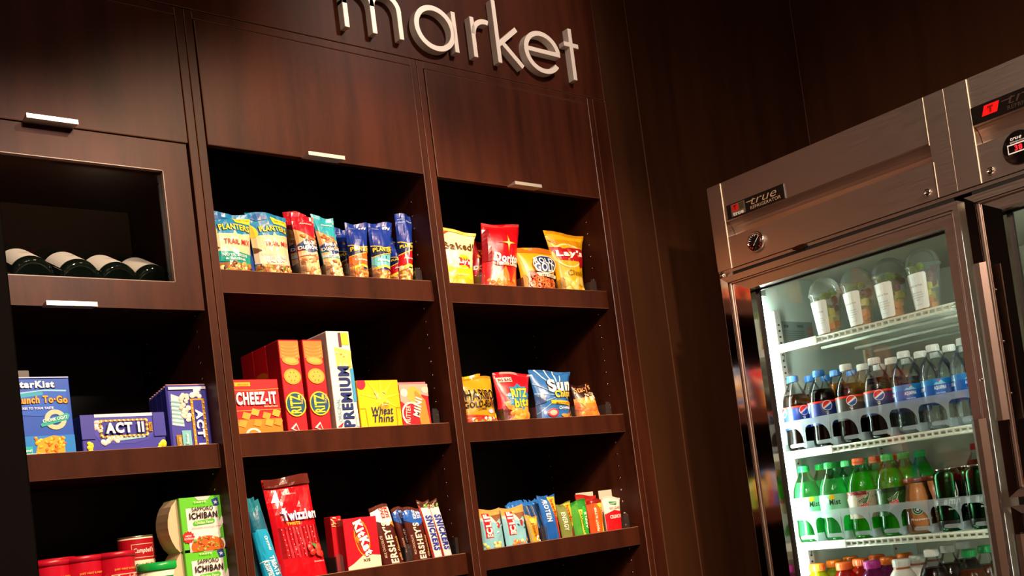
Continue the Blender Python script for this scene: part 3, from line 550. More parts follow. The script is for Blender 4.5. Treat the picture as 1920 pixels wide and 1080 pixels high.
# left shelf
g5 = 'cartons on the left shelf'
def tab(r, w, h, dep): MB().box(w * .02, w * .38, .030, .032, h, h + .018, mat('#5c5450', .3), .0008).build('hang_tab', r)
carton('tuna_lunch_carton', 'tall blue tuna lunch carton cut off by the dark wall edge', 'carton', g5, ((38, 848), (142, 843), (20, 707), (126, 707)), SC1, '#0c4cb8',
    [('r', 0, 0, 1, .25, '#0a7cd0'), ('p', [(0, .80), (.55, .84), (.93, .83), (.93, .81), (.5, .82), (0, .78)], '#8cc4e8'), ('p', [(0, .78), (.55, .82), (.92, .81), (.92, .52), (.4, .50), (0, .52)], '#0e58c8'), ('p', [(0, .78), (.5, .815), (.5, .77), (0, .73)], '#1f9cc0'), ('p', [(.25, .0), (.80, .02), (.80, .22), (.62, .25), (.35, .20)], '#f0a020'),
     ('n', .28, .02, .80, .22, 34, .04, ['#f0b428', '#e8641c', '#f4cc40', '#f08c20'], .7), ('a', .68, .45, .11, .20, 0, 2 * PI, '#dcc4a0', 1), ('p', [(.42, .36), (.90, .44), (.95, .50), (.90, .53), (.45, .43), (.40, .39)], '#18a89c'), ('r', 0, .0, .22, .12, '#10b0a8'), ('p', [(0, .02), (1, .0), (1, .015), (0, .035)], '#e0ecf4'), ('r', .05, .985, .99, 1, '#a8b8e8')],
    [('t', 'StarKist', .36, .905, .72, .14, '#f8f8fc', {'bold': .08, 'ol': '#0a2c70', 'ow': .03}), ('t', 'Lunch To·Go', .48, .70, .90, .15, '#f4a024', {'bold': .07, 'ol': '#6c2c10', 'ow': .02, 'arc': .12}), ('t', 'MIXES TO YOUR TASTE', .35, .60, .62, .045, '#f0f4fc', {'bold': .04}),
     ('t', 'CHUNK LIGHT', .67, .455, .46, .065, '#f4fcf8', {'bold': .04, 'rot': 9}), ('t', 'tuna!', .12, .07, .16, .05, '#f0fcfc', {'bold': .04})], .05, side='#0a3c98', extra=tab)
def lights_(u0, v0, u1, v1, n, m_, ww, hh, c='#f6dc7c'):
    o = []
    for k in range(n): o += [('e', u0 + (u1 - u0) * (k + .5) / n, v0 + hh, .011 * ww, .011 * ww, c), ('e', u0 + (u1 - u0) * (k + .5) / n, v1 - hh, .011 * ww, .011 * ww, c)]
    for k in range(m_): o += [('e', u0 + .014 * ww, v0 + (v1 - v0) * (k + .5) / m_, .011 * ww, .011 * ww, c), ('e', u1 - .014 * ww, v0 + (v1 - v0) * (k + .5) / m_, .011 * ww, .011 * ww, c)]
    return o
def open_top(r, w, h, dep):
    mb = MB(); mb.box(w * .16, w * .86, -.0016, -.0004, h - .004, h + .002, mat('#e4dcf0', .3)); mb.box(-.001, w * .15, -.0030, 0, h * .5, h * 1.015, mat('#3a38a0', .4)); mb.box(w * .86, w + .001, -.0030, 0, h * .5, h * 1.02, mat('#3a38a0', .4)); mb.build('flap_or_side_shade', r)
carton('popcorn_tray', 'low purple popcorn tray carton with yellow bulb border', 'carton', g5, ((156, 843), (312, 837), (148, 779), (305, 776)), SC1, '#3c3aa4',
    [('p', [(.14, .94), (.86, .94), (.86, .44), (.78, .28), (.62, .20), (.36, .20), (.2, .30), (.14, .5)], '#4644b0'), ('n', .14, .55, .24, .85, 10, .028, ['#f0d8d8', '#e8c8c0', '#f8ece0'], .9), ('n', .22, .24, .48, .38, 14, .03, ['#f0d8c8', '#f8ece0', '#e8ccc0'], .9), ('r', .21, .38, .79, .87, '#c08a1c'), ('r', .235, .44, .765, .82, '#34329c'),
     ('p', [(.42, .28), (.74, .34), (.78, .4), (.42, .36)], '#9cc8d4'), ('n', .03, .04, .10, .26, 5, .03, ['#f4d82c'], 1.2), ('n', .90, .04, .97, .26, 5, .03, ['#f4d82c'], 1.2), ('r', .80, .50, .845, .76, '#b8861c')] + lights_(.21, .38, .79, .87, 11, 4, 1.1, .03),
    [('t', 'ACT II', .50, .63, .46, .135, '#f0e6f4', {'bold': .09, 'ol': '#1c1a5c', 'ow': .03}), ('t', 'BUTTER', .823, .63, .09, .022, '#4a2c10', {'rot': 90})], .07, side='#2c2a80', flaps=False, extra=open_top)
g6 = 'popcorn packs stood in a row at the right end of the left shelf'
q = quadpx((321, 836), (397, 832), (306, 724), (390, 722), SC1, YF + .01)
PO = [('p', [(.02, .45), (.34, .42), (.30, .85), (.06, .90)], '#cfd8dc')] + [('p', [(.03, .48 + .06 * k), (.33, .455 + .06 * k), (.33, .478 + .06 * k), (.03, .505 + .06 * k)], '#7cb4c0') for k in range(6)] + \
     [('n', .28, .50, .52, .88, 26, .06, ['#f0dcc4', '#f8ecd8', '#e4c8b0'], .9), ('n', .62, .84, .84, .96, 8, .07, ['#f8f0e4', '#f0e0d0'], .9), ('r', .55, .0, .93, .82, '#c8901c'), ('r', .62, .0, .86, .80, '#34329c'), ('r', .24, .0, .48, .36, '#7cc0c4'), ('r', .08, .04, .22, .30, '#a87c24'), ('r', .0, .96, 1, 1, '#e0d0e0')] + \
     [('e', x, .04 + .08 * k, .018, .018, '#f8e08c') for x in (.585, .895) for k in range(10)]
for k in range(8):
    r = empty('popcorn_pack', (q[0] + .0006 * k, YF + .004 + .0148 * k, SC1), label=('front one of the row of upright purple popcorn packs' if k == 0 else 'purple popcorn pack in the upright row, %s behind the front one' % ('one', 'two', 'three', 'four', 'five', 'six', 'seven')[k - 1]), cat='snack pack', group=g6)
    MB().box(0, q[1], 0, .0125, 0, q[2] - .0012 * k, mat('#3a3890' if k % 2 else '#4442a4', .35), .0035).build('pack_body', r)
    MB().box(.001, q[1] - .001, .003, .009, q[2] - .0014 * k, q[2] + .0025 - .0014 * k, mat('#b88c84', .3), .001).build('pack_seam', r)
    if k == 0:
        S_ = lambda u, v, off: (.0035 + u * (q[1] - .007), -off, .0035 + v * (q[2] - .007))
        b = paint(r, 'printed_pattern', PO, q[1], q[2], S_, None)['_top']
        paint(r, 'printed_lettering', [('t', 'ACT II', .74, .36, 1.05, .20, '#f0e6f4', {'bold': .09, 'rot': -90}), ('t', 'Light Butter', .36, .17, .52, .10, '#e8f8f8', {'rot': 90, 'bold': .02}), ('t', 'POPCORN', .15, .17, .32, .06, '#f0d890', {'rot': 90})], q[1], q[2], S_, None, base=b + .0004)
# lower left shelf: soups and noodle cups
SC2 = 1.102; g7 = 'soups and noodle cartons on the lower left shelf'
SAP = [('r', .13, .0, .88, .80, '#f0e4dc'), ('p', [(.36, 1), (.74, 1), (.66, .93), (.44, .93)], '#d8ccc0'), ('p', [(.75, .93), (.9, .96), (.93, .82), (.80, .80)], '#23408c'), ('s', .845, .875, .055, .022, 5, '#f4f4fc'), ('p', [(.30, .47), (.74, .49), (.74, .58), (.30, .56)], '#5cb82c'), ('e', .30, .51, .04, .05, '#5cb82c'), ('e', .74, .535, .04, .05, '#5cb82c'),
       ('e', .55, .10, .42, .28, '#f4ece4'), ('e', .55, .08, .39, .25, '#c8601c'), ('n', .25, .02, .88, .26, 40, .04, ['#e8842c', '#d85c1c', '#f0b04c', '#a83c10', '#7c9c34'], .6), ('p', [(.95, .62), (.99, .50), (.72, .20), (.66, .22)], '#ece0d8'), ('s', .12, .28, .15, .12, 12, '#d82428'), ('e', .53, .93, .10, .0, '#e8f4c8')]
SAT = [('t', 'SAPPORO', .51, .775, .50, .10, '#201410', {'bold': .03}), ('t', 'ICHIBAN', .52, .655, .66, .15, '#201410', {'bold': .05}), ('t', 'Chicken Flavor', .52, .525, .42, .065, '#f0f8d8', {'bold': .02}), ('t', 'JAPANESE NOODLES SOUP', .56, .43, .7, .03, '#c85c3c'), ('t', 'NOW', .12, .30, .14, .05, '#fce8e0'), ('t', 'ICHIBAN', .12, .25, .2, .045, '#fce8e0'), ('t', 'TASTE', .46, .90, .3, .04, '#e8f4c8')]
for (px, b, lb) in ((((345, 1026), (425, 1023), (333, 935), (417, 927)), 1.2115, 'green noodle cup carton with curved side, upper one of the stack'), (((356, 1122), (436, 1118), (345, 1029), (428, 1024)), SC2, 'green noodle cup carton, lower one of the stack')):
    def flapside(r, w, h, dep):
        mb = MB(); P = [(0, 0)] + [(-.022 * math.sin(PI * t / 8) ** .7, h * t / 8) for t in range(1, 8)] + [(0, h - .001)]
        mb.prism([(a, b2) for a, b2 in P], .012, dep - .01, mat('#d4b890', .5)); mb.build('curved_flap', r)
    carton('noodle_carton', lb, 'carton', g7, px, b, '#62c42c', SAP, SAT, .088, flaps=False, extra=flapside, hid=.001)
def spun(name, prof, label, cat, group, loc, m, lid=None, ops=None, text=None, r_=None, z0=0, z1=0, ang=(-1.2, 1.5), seg=28, mcol=None):
    r = empty(name, loc, label=label, cat=cat, group=group)
    MB().lathe(prof, m, seg).build('cup_body', r)
    if lid: MB().lathe(lid[0], lid[1], seg).build('cap', r)
    if ops or text:
        wrap(r, ops, text, r_, z0, z1, ang)
    return r
def wrap(r, ops, text, rad, z0, z1, ang, rough=.3, names=('label_pattern', 'label_lettering')):
    a0, a1 = ang; w = rad * (a1 - a0); h = z1 - z0
    def S(u, v, off):
        t = a0 + (a1 - a0) * u; R = rad + off; return (R * math.sin(t), -R * math.cos(t), z0 + v * h)
    n = max(4, int((a1 - a0) / .16))
    b = paint(r, names[0], ops, w, h, S, (n, 2), rough)['_top'] if ops else .0005
    if text: paint(r, names[1], text, w, h, S, (n, 2), rough, base=b + .0004)
RED = mat('#c8102a', .3)
CPT = lambda s: [('t', s, .5, .45, .46, .16, '#f8ece0', {'bold': .02, 'shear': .3})]
for i, (x, y, yd, lb) in enumerate(((92, 1052, 0, 'red soup cup nearest the dark wall edge, partly cut off by it'), (104, 1048, .06, 'red soup cup standing behind the leftmost cup'), (152, 1044, 0, 'red soup cup in the middle of the front row'), (216, 1036, 0, 'red soup cup right of centre beside the green lidded tub'))):
    p = at(x, y, YF + .040 + yd)
    spun('soup_cup', [(.026, 0), (.028, .004), (.033, p.z - SC2 - .012), (.0335, p.z - SC2 - .008)], lb, 'soup cup', g7, (p.x, YF + .040 + yd, SC2), RED, ([(.0345, p.z - SC2 - .010), (.0350, p.z - SC2 - .004), (.0345, p.z - SC2), (.032, p.z - SC2 + .001)], mat('#b40e26', .35)),
         [('r', .18, .10, .82, .62, '#e8d0a0'), ('r', .20, .13, .80, .59, '#b80e22')], CPT("Campbell's") + [('t', 'JUST HEAT & ENJOY', .5, .78, .5, .05, '#e8b04c')], .0332, .055, .108, (-1.1, 1.6))
p = at(253, 1008, 2.085)
spun('soup_can', [(.031, 0), (.0325, .002), (.0325, p.z - SC2 - .002), (.031, p.z - SC2)], 'red and white soup can standing behind the front cups', 'soup can', g7, (p.x, 2.085, SC2), mat('#e0cfae', .35), ([(.0322, p.z - SC2 - .0015), (.0330, p.z - SC2), (.0330, p.z - SC2 + .002), (.0315, p.z - SC2 + .002)], mat('#b8a890', .25, .9)),
     [('r', 0, .50, 1, 1, '#a80e20'), ('r', .30, .55, .72, .88, '#e0c8a0'), ('r', .31, .565, .71, .865, '#a80e20')], [('t', "Campbell's", .51, .71, .36, .11, '#f4e8dc', {'bold': .02, 'shear': .3}), ('t', 'CHICKEN', .52, .36, .36, .08, '#4a3020', {'bold': .03}), ('t', 'NOODLE', .52, .22, .34, .08, '#4a3020', {'bold': .03})], .0327, p.z - SC2 - .085, p.z - SC2 - .004, (-1.6, 1.8))
p = at(297, 1054, 2.045)
spun('noodle_tub', [(.030, 0), (.032, .003), (.0385, p.z - SC2 - .014)], 'squat tub with bright green lid beside the noodle cartons', 'soup tub', g7, (p.x, 2.045, SC2), mat('#dfe4c8', .35), ([(.0400, p.z - SC2 - .016), (.0415, p.z - SC2 - .013), (.0415, p.z - SC2 - .004), (.039, p.z - SC2), (.030, p.z - SC2 - .001)], mat('#12a040', .25)),
     [('r', 0, 0, 1, .9, '#1c7c3c'), ('r', .3, .1, .8, .5, '#e8ecd8')], [('t', 'Healthy', .55, .72, .42, .14, '#f4f8ec', {'bold': .05, 'shear': .2})], .0372, .03, .078, (-1.3, 1.6))
# lower middle shelf
g8 = 'sweets on the lower middle shelf'
def barpack(name, label, group, px, base, col, ops, text, Dp=.02, Y=YF, seed=0, roll=0, crimp=None, cat='candy bar', cr=.0025):
    return bag(name, label, cat, group, px, base, col, ops, text, Dp, Y, seed, cr, .004, .25, crimp)
KT = [('r', 0, .86, 1, 1, '#1c7484'), ('r', 0, .62, 1, .86, '#135e78'), ('p', [(.02, .0), (.98, 0), (.98, .56), (.8, .64), (.2, .64), (.02, .56)], '#1c9cc8'), ('a', .3, .16, .42, .46, .2, 2.9, '#bfe4f0', 1)]
KX = [('t', 'Original', .62, .47, .72, .26, '#f2f8fc', {'rot': -82, 'bold': .03, 'shear': .2}), ('t', 'TREATS', .66, .20, .95, .30, '#f2f8fc', {'rot': -82, 'bold': .06}), ('t', 'KRISPIES', .30, .16, .85, .26, '#f2f8fc', {'rot': -82, 'bold': .06})]
barpack('cereal_bar', 'teal cereal treat bar behind, touching the post', g8, ((480, 1082), (512, 1080), (461, 929), (476, 928)), S3, '#166478', KT[:2], [], .022, YF + .03, 51)
barpack('cereal_bar', 'bright blue cereal treat bar leaning in front of the post', g8, ((498, 1084), (534, 1080), (464, 937), (488, 935)), S3, '#1c8cb4', KT, KX, .022, YF, 52)
TW = [('r', 0, 0, 1, .90, '#d0101c'), ('r', 0, .0, 1, .20, '#c80e1a'), ('p', [(.08, .20), (.95, .20), (.98, .50), (.08, .50)], '#8c0c14')] + [('p', [(.12 + .08 * k, .50), (.165 + .08 * k, .50), (.22 + .07 * k, .2), (.175 + .07 * k, .2)], '#e03440' if k % 2 else '#c81c28') for k in range(10)] + \
     [('e', .13 + .08 * k + .012 * j, .48 - .05 * j, .008, .012, '#f0b0a8') for k in range(0, 10, 2) for j in range(6)] + [('r', 0, .905, 1, 1, '#5c2018'), ('n', .62, .20, .95, .30, 5, .09, ['#d82c24', '#e04434'], .8), ('p', [(.66, .33), (.74, .27), (.82, .30)], '#3c7c2c')]
bag('licorice_bag', 'tall red twisted licorice bag with shiny clear top edge', 'candy bag', g8, ((532, 1082), (622, 1070), (501, 893), (587, 886)), S3, '#c80e1a', TW,
    [('t', 'Twizzlers', .60, .61, .82, .20, '#fbf4f8', {'bold': .08, 'ol': '#2c1c5c', 'ow': .04, 'rot': 1}), ('t', 'TWISTS', .38, .53, .32, .06, '#f0b83c', {'bold': .06}), ('t', 'Strawberry', .78, .14, .26, .035, '#f4d8d4'), ('t', 'ARTIFICIALLY FLAVORED', .5, .82, .2, .02, '#f0b0a8')], .04, YF, 53, .009, crimp='#7c4030', rough=.16)
carton('wafer_carton', 'plain red wafer bar carton edge behind the licorice', 'candy box', g8, ((628, 1070), (648, 1068), (600, 972), (622, 968)), S3, '#b80c1c', [('n', .1, .72, .95, .98, 10, .2, ['#f0d8b0', '#7c3c18', '#e8c080'], .3)], [], .03, YF + .03, flaps=False)
carton('wafer_carton', 'bright red wafer bar carton with oval emblem and cream corner', 'candy box', g8, ((652, 1068), (714, 1059), (632, 977), (695, 966)), S3, '#d40c20',
    [('p', [(0, .0), (1, .0), (1, .22), (.52, .28), (.18, .12), (0, .06)], '#efe0b8'), ('e', .50, .60, .22, .50, '#f0a01c', .12), ('e', .50, .60, .195, .46, '#d40c20', .12), ('p', [(.26, .86), (.34, .84), (.46, .42), (.40, .42)], '#7c3c14'), ('p', [(.30, .62), (.36, .66), (.42, .58), (.36, .5)], '#d8842c')],
    [('t', 'KitKat', .53, .60, .98, .27, '#fdf6f2', {'bold': .10, 'rot': -72, 'ol': '#8c0810', 'ow': .02}), ('t', 'SIX', .56, .16, .22, .08, '#3a1c10', {'bold': .04, 'rot': 180}), ('t', 'Crisp Wafers', .36, .48, .5, .05, '#a85c14', {'rot': -60})], .035, YF, side='#8c0814')
def choc(seed, px, lb, Y, top, tcol, word, extra, silver='#d8ccc0'):
    ops = [('p', [(0, .93), (1, .95), (1, .72), (.7, .64), (0, .76)], top), ('r', 0, .95, 1, 1, '#5c2c1c')] + extra
    tx = [('t', "HERSHEY'S", .50, .30, 2.0, .36, silver, {'rot': 90, 'bold': .07}), ('t', 'KING', .56, .86, .42, .2, tcol, {'rot': 90, 'bold': .06}), ('t', 'SIZE', .80, .86, .42, .2, tcol, {'rot': 90, 'bold': .06}), ('t', word, .86, .25, 1.0, .13, '#d8a860', {'rot': 90, 'shear': .2}), ('t', 'MILK CHOCOLATE', .16, .3, .9, .1, '#c8a890', {'rot': 90})]
    return barpack('chocolate_bar', lb, g8, px, S3, '#4c1a12', ops, tx, .018, Y, seed, crimp='#8c6048')
choc(60, ((722, 1060), (762, 1053), (695, 948), (731, 944)), 'brown chocolate bar with white peaked top and red letters', YF, '#ece4dc', '#c82820', 'with Almonds', [('p', [(.78, .68), (1, .72), (1, .60)], '#d88c2c')])
choc(61, ((764, 1054), (790, 1050), (737, 952), (763, 949)), 'brown chocolate bar half hidden behind, blue band showing', YF + .02, '#1c50a8', '#e8e8f4', 'Milk', [])
choc(62, ((778, 1052), (812, 1046), (757, 952), (791, 948)), 'brown chocolate bar with blue band, beside the white lettered nougat bars', YF, '#1c58b4', '#e8ecf8', 'Chocolate', [])
for k, (px, lb) in enumerate(((((815, 1046), (833, 1043), (786, 937), (808, 934)), 'white and brown nougat bar with blue letters, left of the last pair'), (((833, 1043), (851, 1040), (804, 936), (824, 934)), 'white and brown nougat bar with blue letters, rightmost of the pair'))):
    barpack('nougat_bar', lb, g8, px, S3, '#4a2418', [('r', .12, .0, .92, .86, '#ece0e0'), ('n', .1, .83, .9, .93, 6, .16, ['#e8c0a0', '#7ca83c', '#c86c6c'], .6), ('r', .0, .0, .10, .9, '#c0402c')], [('t', 'SNICKERS', .52, .42, 3.1 if k else 3.1, .62, '#2c3c9c', {'rot': -90, 'bold': .08, 'shear': .1})], .018, YF + .006 * k, 64 + k, crimp='#7c5038')
# lower right shelf
g9 = 'snack bars on the lower right shelf'
def clif(px, seed, lb, Y=YF):
    ops = [('p', [(0, 1), (1, 1), (1, .80), (.7, .70), (.5, .78), (0, .76)], '#e0a050'), ('r', 0, .0, 1, .70, '#8cc8d4'), ('p', [(0, .76), (.5, .78), (.75, .66), (1, .60), (1, .55), (.7, .60), (0, .70)], '#b4d4d8'), ('p', [(.5, .80), (.7, .62), (.9, .72), (1, .5), (1, .82)], '#8c5428'), ('r', .14, .26, .44, .88, '#c8202c'), ('e', .76, .55, .08, .12, '#c83434'), ('n', .5, .38, .95, .60, 4, .06, ['#e8ecec', '#385c6c'], .5), ('p', [(.3, 0), (.55, .12), (.8, 0)], '#8c98ac'), ('n', .02, .0, .98, .12, 8, .09, ['#f0d04c', '#e88434', '#f4e48c'], .8)]
    tx = [('t', 'CLIF', .29, .60, .78, .24, '#fbf4ee', {'rot': -84 if 0 else 96 - 6, 'bold': .09}), ('t', 'BAR', .30, .32, .24, .12, '#fbf4ee', {'bold': .07})]
    return barpack('energy_bar', lb, g9, px, S3, '#8cc8d4', ops, tx, .022, Y, seed, cat='snack bar', crimp='#d89848')
clif(((912, 1029), (951, 1023), (899, 951), (942, 952)), 70, 'pale blue and tan oat bar next to the post')
clif(((955, 1022), (994, 1016), (943, 949), (986, 946)), 71, 'pale blue and tan oat bar, second in the row')
for k in range(9):
    x = 952 + k * 9.0
    barpack('protein_bar', 'blue wrapped protein bar, number %s from the left in the leaning blue row' % ('one', 'two', 'three', 'four', 'five', 'six', 'seven', 'eight', 'nine')[k], g9, ((x + 22, 1019 - k * 1.2), (x + 33, 1018 - k * 1.2), (x - 2, 943 - k * 1.6), (x + 10, 942 - k * 1.6)), S3, '#2c5488' if k % 2 else '#24467c', [('r', 0, .86, 1, 1, '#2c74c8'), ('r', .0, .1, .14, .85, '#9098a4'), ('r', .5, .0, .7, .85, '#4c5c74')], [], .012, YF + .024, 72 + k, cat='snack bar', crimp='#3c8cdc')
barpack('honey_bar', 'short yellow bar tucked right of the two pale blue oat bars', g9, ((1000, 1015), (1016, 1013), (989, 966), (1011, 963)), S3, '#e8a41c', [('r', .0, .0, .22, 1, '#b89c5c'), ('e', .6, .8, .35, .4, '#f4c84c'), ('n', .5, .0, .95, .2, 3, .2, ['#f4ecd8'], .6)], [('t', 'Nature', .45, .45, 1.2, .3, '#8c4c14', {'rot': -85}), ('t', 'Honey', .7, .4, 1.0, .2, '#c03c5c', {'rot': -85})], .018, YF, 82, cat='snack bar')
def pbar(px, seed, lb, col, ops, tx, Y=YF): return barpack('power_bar', lb, g9, px, S3, col, ops, tx, .018, Y, seed, cat='snack bar')
pbar(((1030, 1011), (1055, 1007), (1012, 930), (1044, 923)), 83, 'blue protein bar with yellow and red diagonal band', '#2c6cc0', [('p', [(.55, 1), (.95, .95), (1, .42), (.75, .42)], '#f2c02c'), ('p', [(.70, .5), (1, .45), (1, .0), (.80, .0)], '#c82c24'), ('r', .1, 0, .6, .38, '#1c58a8')], [('t', 'PROTEIN', .32, .66, 1.35, .30, '#f0f4fc', {'rot': -88, 'bold': .07}), ('t', 'PowerBar', .78, .70, 1.2, .22, '#b8281c', {'rot': -84, 'bold': .05, 'shear': .2})])
pbar(((1059, 1007), (1081, 1004), (1046, 942), (1075, 939)), 84, 'olive green energy bar with yellow and red band', '#7c8440', [('p', [(.55, .98), (.95, .96), (1, .28), (.78, .30)], '#f0c030'), ('r', .75, 0, .98, .25, '#8c1c1c')], [('t', 'ENERGY', .30, .45, 1.2, .28, '#e8ecd0', {'rot': -88, 'bold': .05}), ('t', 'PowerBar', .76, .66, 1.2, .22, '#b8281c', {'rot': -82, 'bold': .05, 'shear': .2})])
pbar(((1083, 1004), (1109, 1000), (1072, 935), (1104, 938)), 85, 'bright green snack bar with yellow edge and white oval letters', '#2c8c2c', [('p', [(.0, .8), (.5, 1), (.35, .4), (.5, .0), (0, 0)], '#4c9c34'), ('p', [(.38, .72), (.62, .72), (.70, .0), (.46, 0)], '#f0d83c'), ('e', .78, .36, .24, .85, '#2cb43c')], [('t', 'CRUNCHY', .52, .35, 1.2, .14, '#2c6c20', {'rot': -86, 'bold': .04}), ('t', 'APPLE', .80, .4, .9, .2, '#f0f8e8', {'rot': 92, 'bold': .05})])
pbar(((1112, 999), (1137, 995), (1103, 936), (1133, 935)), 86, 'orange red peanut butter bar with yellow edge', '#c8481c', [('p', [(.6, .85), (1, .9), (1, 0), (.75, 0)], '#ecc83c'), ('e', .55, .38, .28, .9, '#e0601c'), ('r', 0, .88, 1, 1, '#8c1c14')], [('t', 'PEANUT BUTTER', .42, .4, 1.3, .14, '#f4ecd8', {'rot': 90, 'bold': .04}), ('t', 'CRUNCHY', .86, .45, 1.1, .13, '#8c4c1c', {'rot': -86})])
barpack('honey_bar', 'dark red topped bar behind the green and orange bars', g9, ((1096, 1002), (1120, 999), (1084, 926), (1122, 926)), S3, '#7c1c14', [('r', 0, .8, 1, 1, '#a8201c')], [], .018, YF + .03, 88, cat='snack bar')
pbar(((1143, 995), (1170, 991), (1134, 930), (1168, 931)), 87, 'white and red crunch bar, rightmost bar in the row', '#e8ddd0', [('p', [(0, 0), (1, 0), (1, .52), (.5, .60), (0, .50)], '#d8141c'), ('p', [(.3, .86), (.75, .84), (.7, .74), (.36, .78)], '#1c7c3c')], [('t', 'GO LEAN', .56, .66, .62, .13, '#b07c6c', {'bold': .04}), ('t', 'CRUNCH!', .55, .40, .72, .18, '#f8ece4', {'bold': .05}), ('t', 'KASHI', .52, .80, .3, .06, '#f0f8f0')])
for px, lb in ((((1086, 990), (1118, 986), (1071, 926), (1107, 922)), 'small blank cream card standing behind the green bar'), (((1130, 985), (1166, 982), (1119, 921), (1158, 916)), 'small blank white card standing behind the white and red bar')):
    X, w, h, tw, sh = quadpx(*px, S3, YF + .06)
    r = empty('price_card', (X, YF + .06, S3), label=lb, cat='card', group=g9); MB().box(0, w, 0, .0012, 0, h, mat('#d8c4b0', .5)).build('card', r); MB().box(0, w, -.012, .0012, 0, .0012, mat('#d8c4b0', .5)).build('card_foot', r)
# clear dividers between the packets
def divider(x, y, base, lb, grp, hgt=.058, w=.017, Y=YF + .002, dep=.24):
    p = at(x, y, Y); r = empty('acrylic_divider', (p.x, Y, base), label=lb, cat='divider', group=grp)
    P = [(0, 0), (w, 0), (w, hgt - .006), (w - .006, hgt), (0, hgt)]
    MB().prism(P, -.0018, 0, M_ACR).build('front_plate', r); MB().box(0, .002, .0002, dep, 0, hgt * .9, M_ACR).build('divider_wall', r)
ORD = ('first', 'second', 'third', 'fourth', 'fifth', 'sixth')
for base, nm, L in ((S1, 'upper middle', ((562, 513), (611, 516), (654, 519), (699, 521), (780, 525))), (S1b, 'upper right', ((900, 531), (982, 536), (1052, 539), (1110, 542))), (S2b, 'middle right', ((945, 786), (1006, 783), (1081, 779), (1138, 777))), (S2, 'middle', ((813, 795),)), (S3, 'lower middle', ((513, 1085), (632, 1070), (762, 1055), (856, 1041))), (S3, 'lower right', ((1017, 1013), (1172, 991)))):
    for k, (x, y) in enumerate(L): divider(x, y, base, 'clear plastic divider, %s from the left on the %s shelf' % (ORD[k], nm) if len(L) > 1 else 'clear plastic divider at the right end of the %s shelf' % nm, 'clear dividers between the packets')
# wine bottles lying neck-up on the rack
def wine(px, lb):
    A = at(*px, 2.02); r = empty('wine_bottle', (A.x, 2.015, A.z), label=lb, cat='wine bottle', group='wine bottles lying in the glazed compartment')
    ang = math.radians(24); r.rotation_euler = (ang, 0, math.radians(2)); r.location.z -= .012
    G = mat('#0c1510', .08, coat=.5)
    MB().lathe([(.010, .006), (.024, .002), (.031, 0), (.0365, .003), (.0378, .012), (.0378, .175), (.034, .195), (.020, .215), (.0150, .235), (.0142, .262)], G, 36, axis='y').build('bottle_glass', r)
    MB().lathe([(.0150, .225), (.0152, .262), (.0150, .290), (.0165, .292), (.0165, .300)], mat('#3a1018', .4), 24, axis='y').build('foil_capsule', r)
    w = .0380 * 2.3; S = lambda u, v, off: ((.0380 + off) * math.sin(-1.05 + 1.9 * u), .018 + .085 * v, (.0380 + off) * math.cos(-1.05 + 1.9 * u))
    paint(r, 'paper_label', [('r', 0, 0, 1, 1, '#efe6d8'), ('r', .42, .42, .60, .43, '#b8a890'), ('r', .42, .36, .60, .37, '#b8a890'), ('r', .40, .5, .62, .515, '#b8a890')], w, .085, S, (14, 2), .5)
    kn = MB()
    for k in range(26):
        t = 2 * PI * k / 26; kn.box(.034 * math.cos(t) - .0012, .034 * math.cos(t) + .0012, .0004, .0036, .034 * math.sin(t) - .0012, .034 * math.sin(t) + .0012, G)
    kn.build('base_knurling', r)
for px, lb in (((62, 511), 'dark wine bottle lying behind glass, nearest the dark wall edge'), ((150, 516), 'dark wine bottle lying behind glass, second from left'), ((222, 521), 'dark wine bottle lying behind glass, third from left'), ((288, 525), 'dark wine bottle lying behind glass, beside the cabinet side')): wine(px, lb)
# ============================================================ refrigerator (local: x to the right, y into it, z up)
FR = empty('glass_door_refrigerator', (2.154, 1.755, 0), (0, 0, -PI / 2), 'stainless steel two section glass door refrigerator lit inside', 'refrigerator')
M_LAMP = mat('#eafff3', .4, emis=85); M_LAMP2 = mat('#eafff4', .4, emis=60)
FW = 1.372
mb = MB(); mb.box(0, .045, .002, .75, .12, 2.0, M_STEEL); mb.box(FW - .045, FW, .002, .75, .12, 2.0, M_STEEL); mb.box(.045, FW - .045, .70, .75, .12, 2.0, M_STEEL); mb.box(.045, FW - .045, .002, .70, 1.765, 1.772, M_STEEL); mb.box(.045, FW - .045, .06, .70, 1.995, 2.0, M_STEEL); mb.box(.045, FW - .045, .002, .70, .12, .155, M_STEEL)
mb.build('outer_casing', FR)
mb = MB(); mb.box(.045, .051, .03, .69, .156, 1.764, M_LINER); mb.box(FW - .051, FW - .045, .03, .69, .156, 1.764, M_LINER); mb.box(.051, FW - .051, .685, .69, .156, 1.764, M_BACK); mb.box(.051, FW - .051, .03, .685, 1.755, 1.764, M_BACK); mb.box(.051, FW - .051, .03, .685, .156, .165, M_LINER)
mb.build('interior_liner', FR)
mb = MB(); mb.box(.672, .712, .004, .060, .156, 1.764, M_LINER); mb.box(.7125, FW - .046, .004, .030, 1.070, 1.122, M_BLACK); mb.build('centre_mullion', FR)
MB().box(.051, FW - .051, .0265, .0300, 1.703, 1.755, M_WHITE).build('interior_head_strip', FR)
# lamps inside
for x, y, z0, z1, m_ in ((.079, .060, .24, 1.690, M_LAMP), (.726, .052, .24, 1.690, M_LAMP2)):
    l = MB(); l.lathe([(.0085, z0), (.0085, z1)], m_, 14, (x, y, 0)); lo = l.build('light_tube', FR)
    e = MB(); e.box(x - .012, x + .012, y - .010, y + .010, z1, z1 + .02, M_WHITE); e.box(x - .012, x + .012, y - .010, y + .010, z0 - .02, z0, M_WHITE); e.build('lamp_holder', lo)
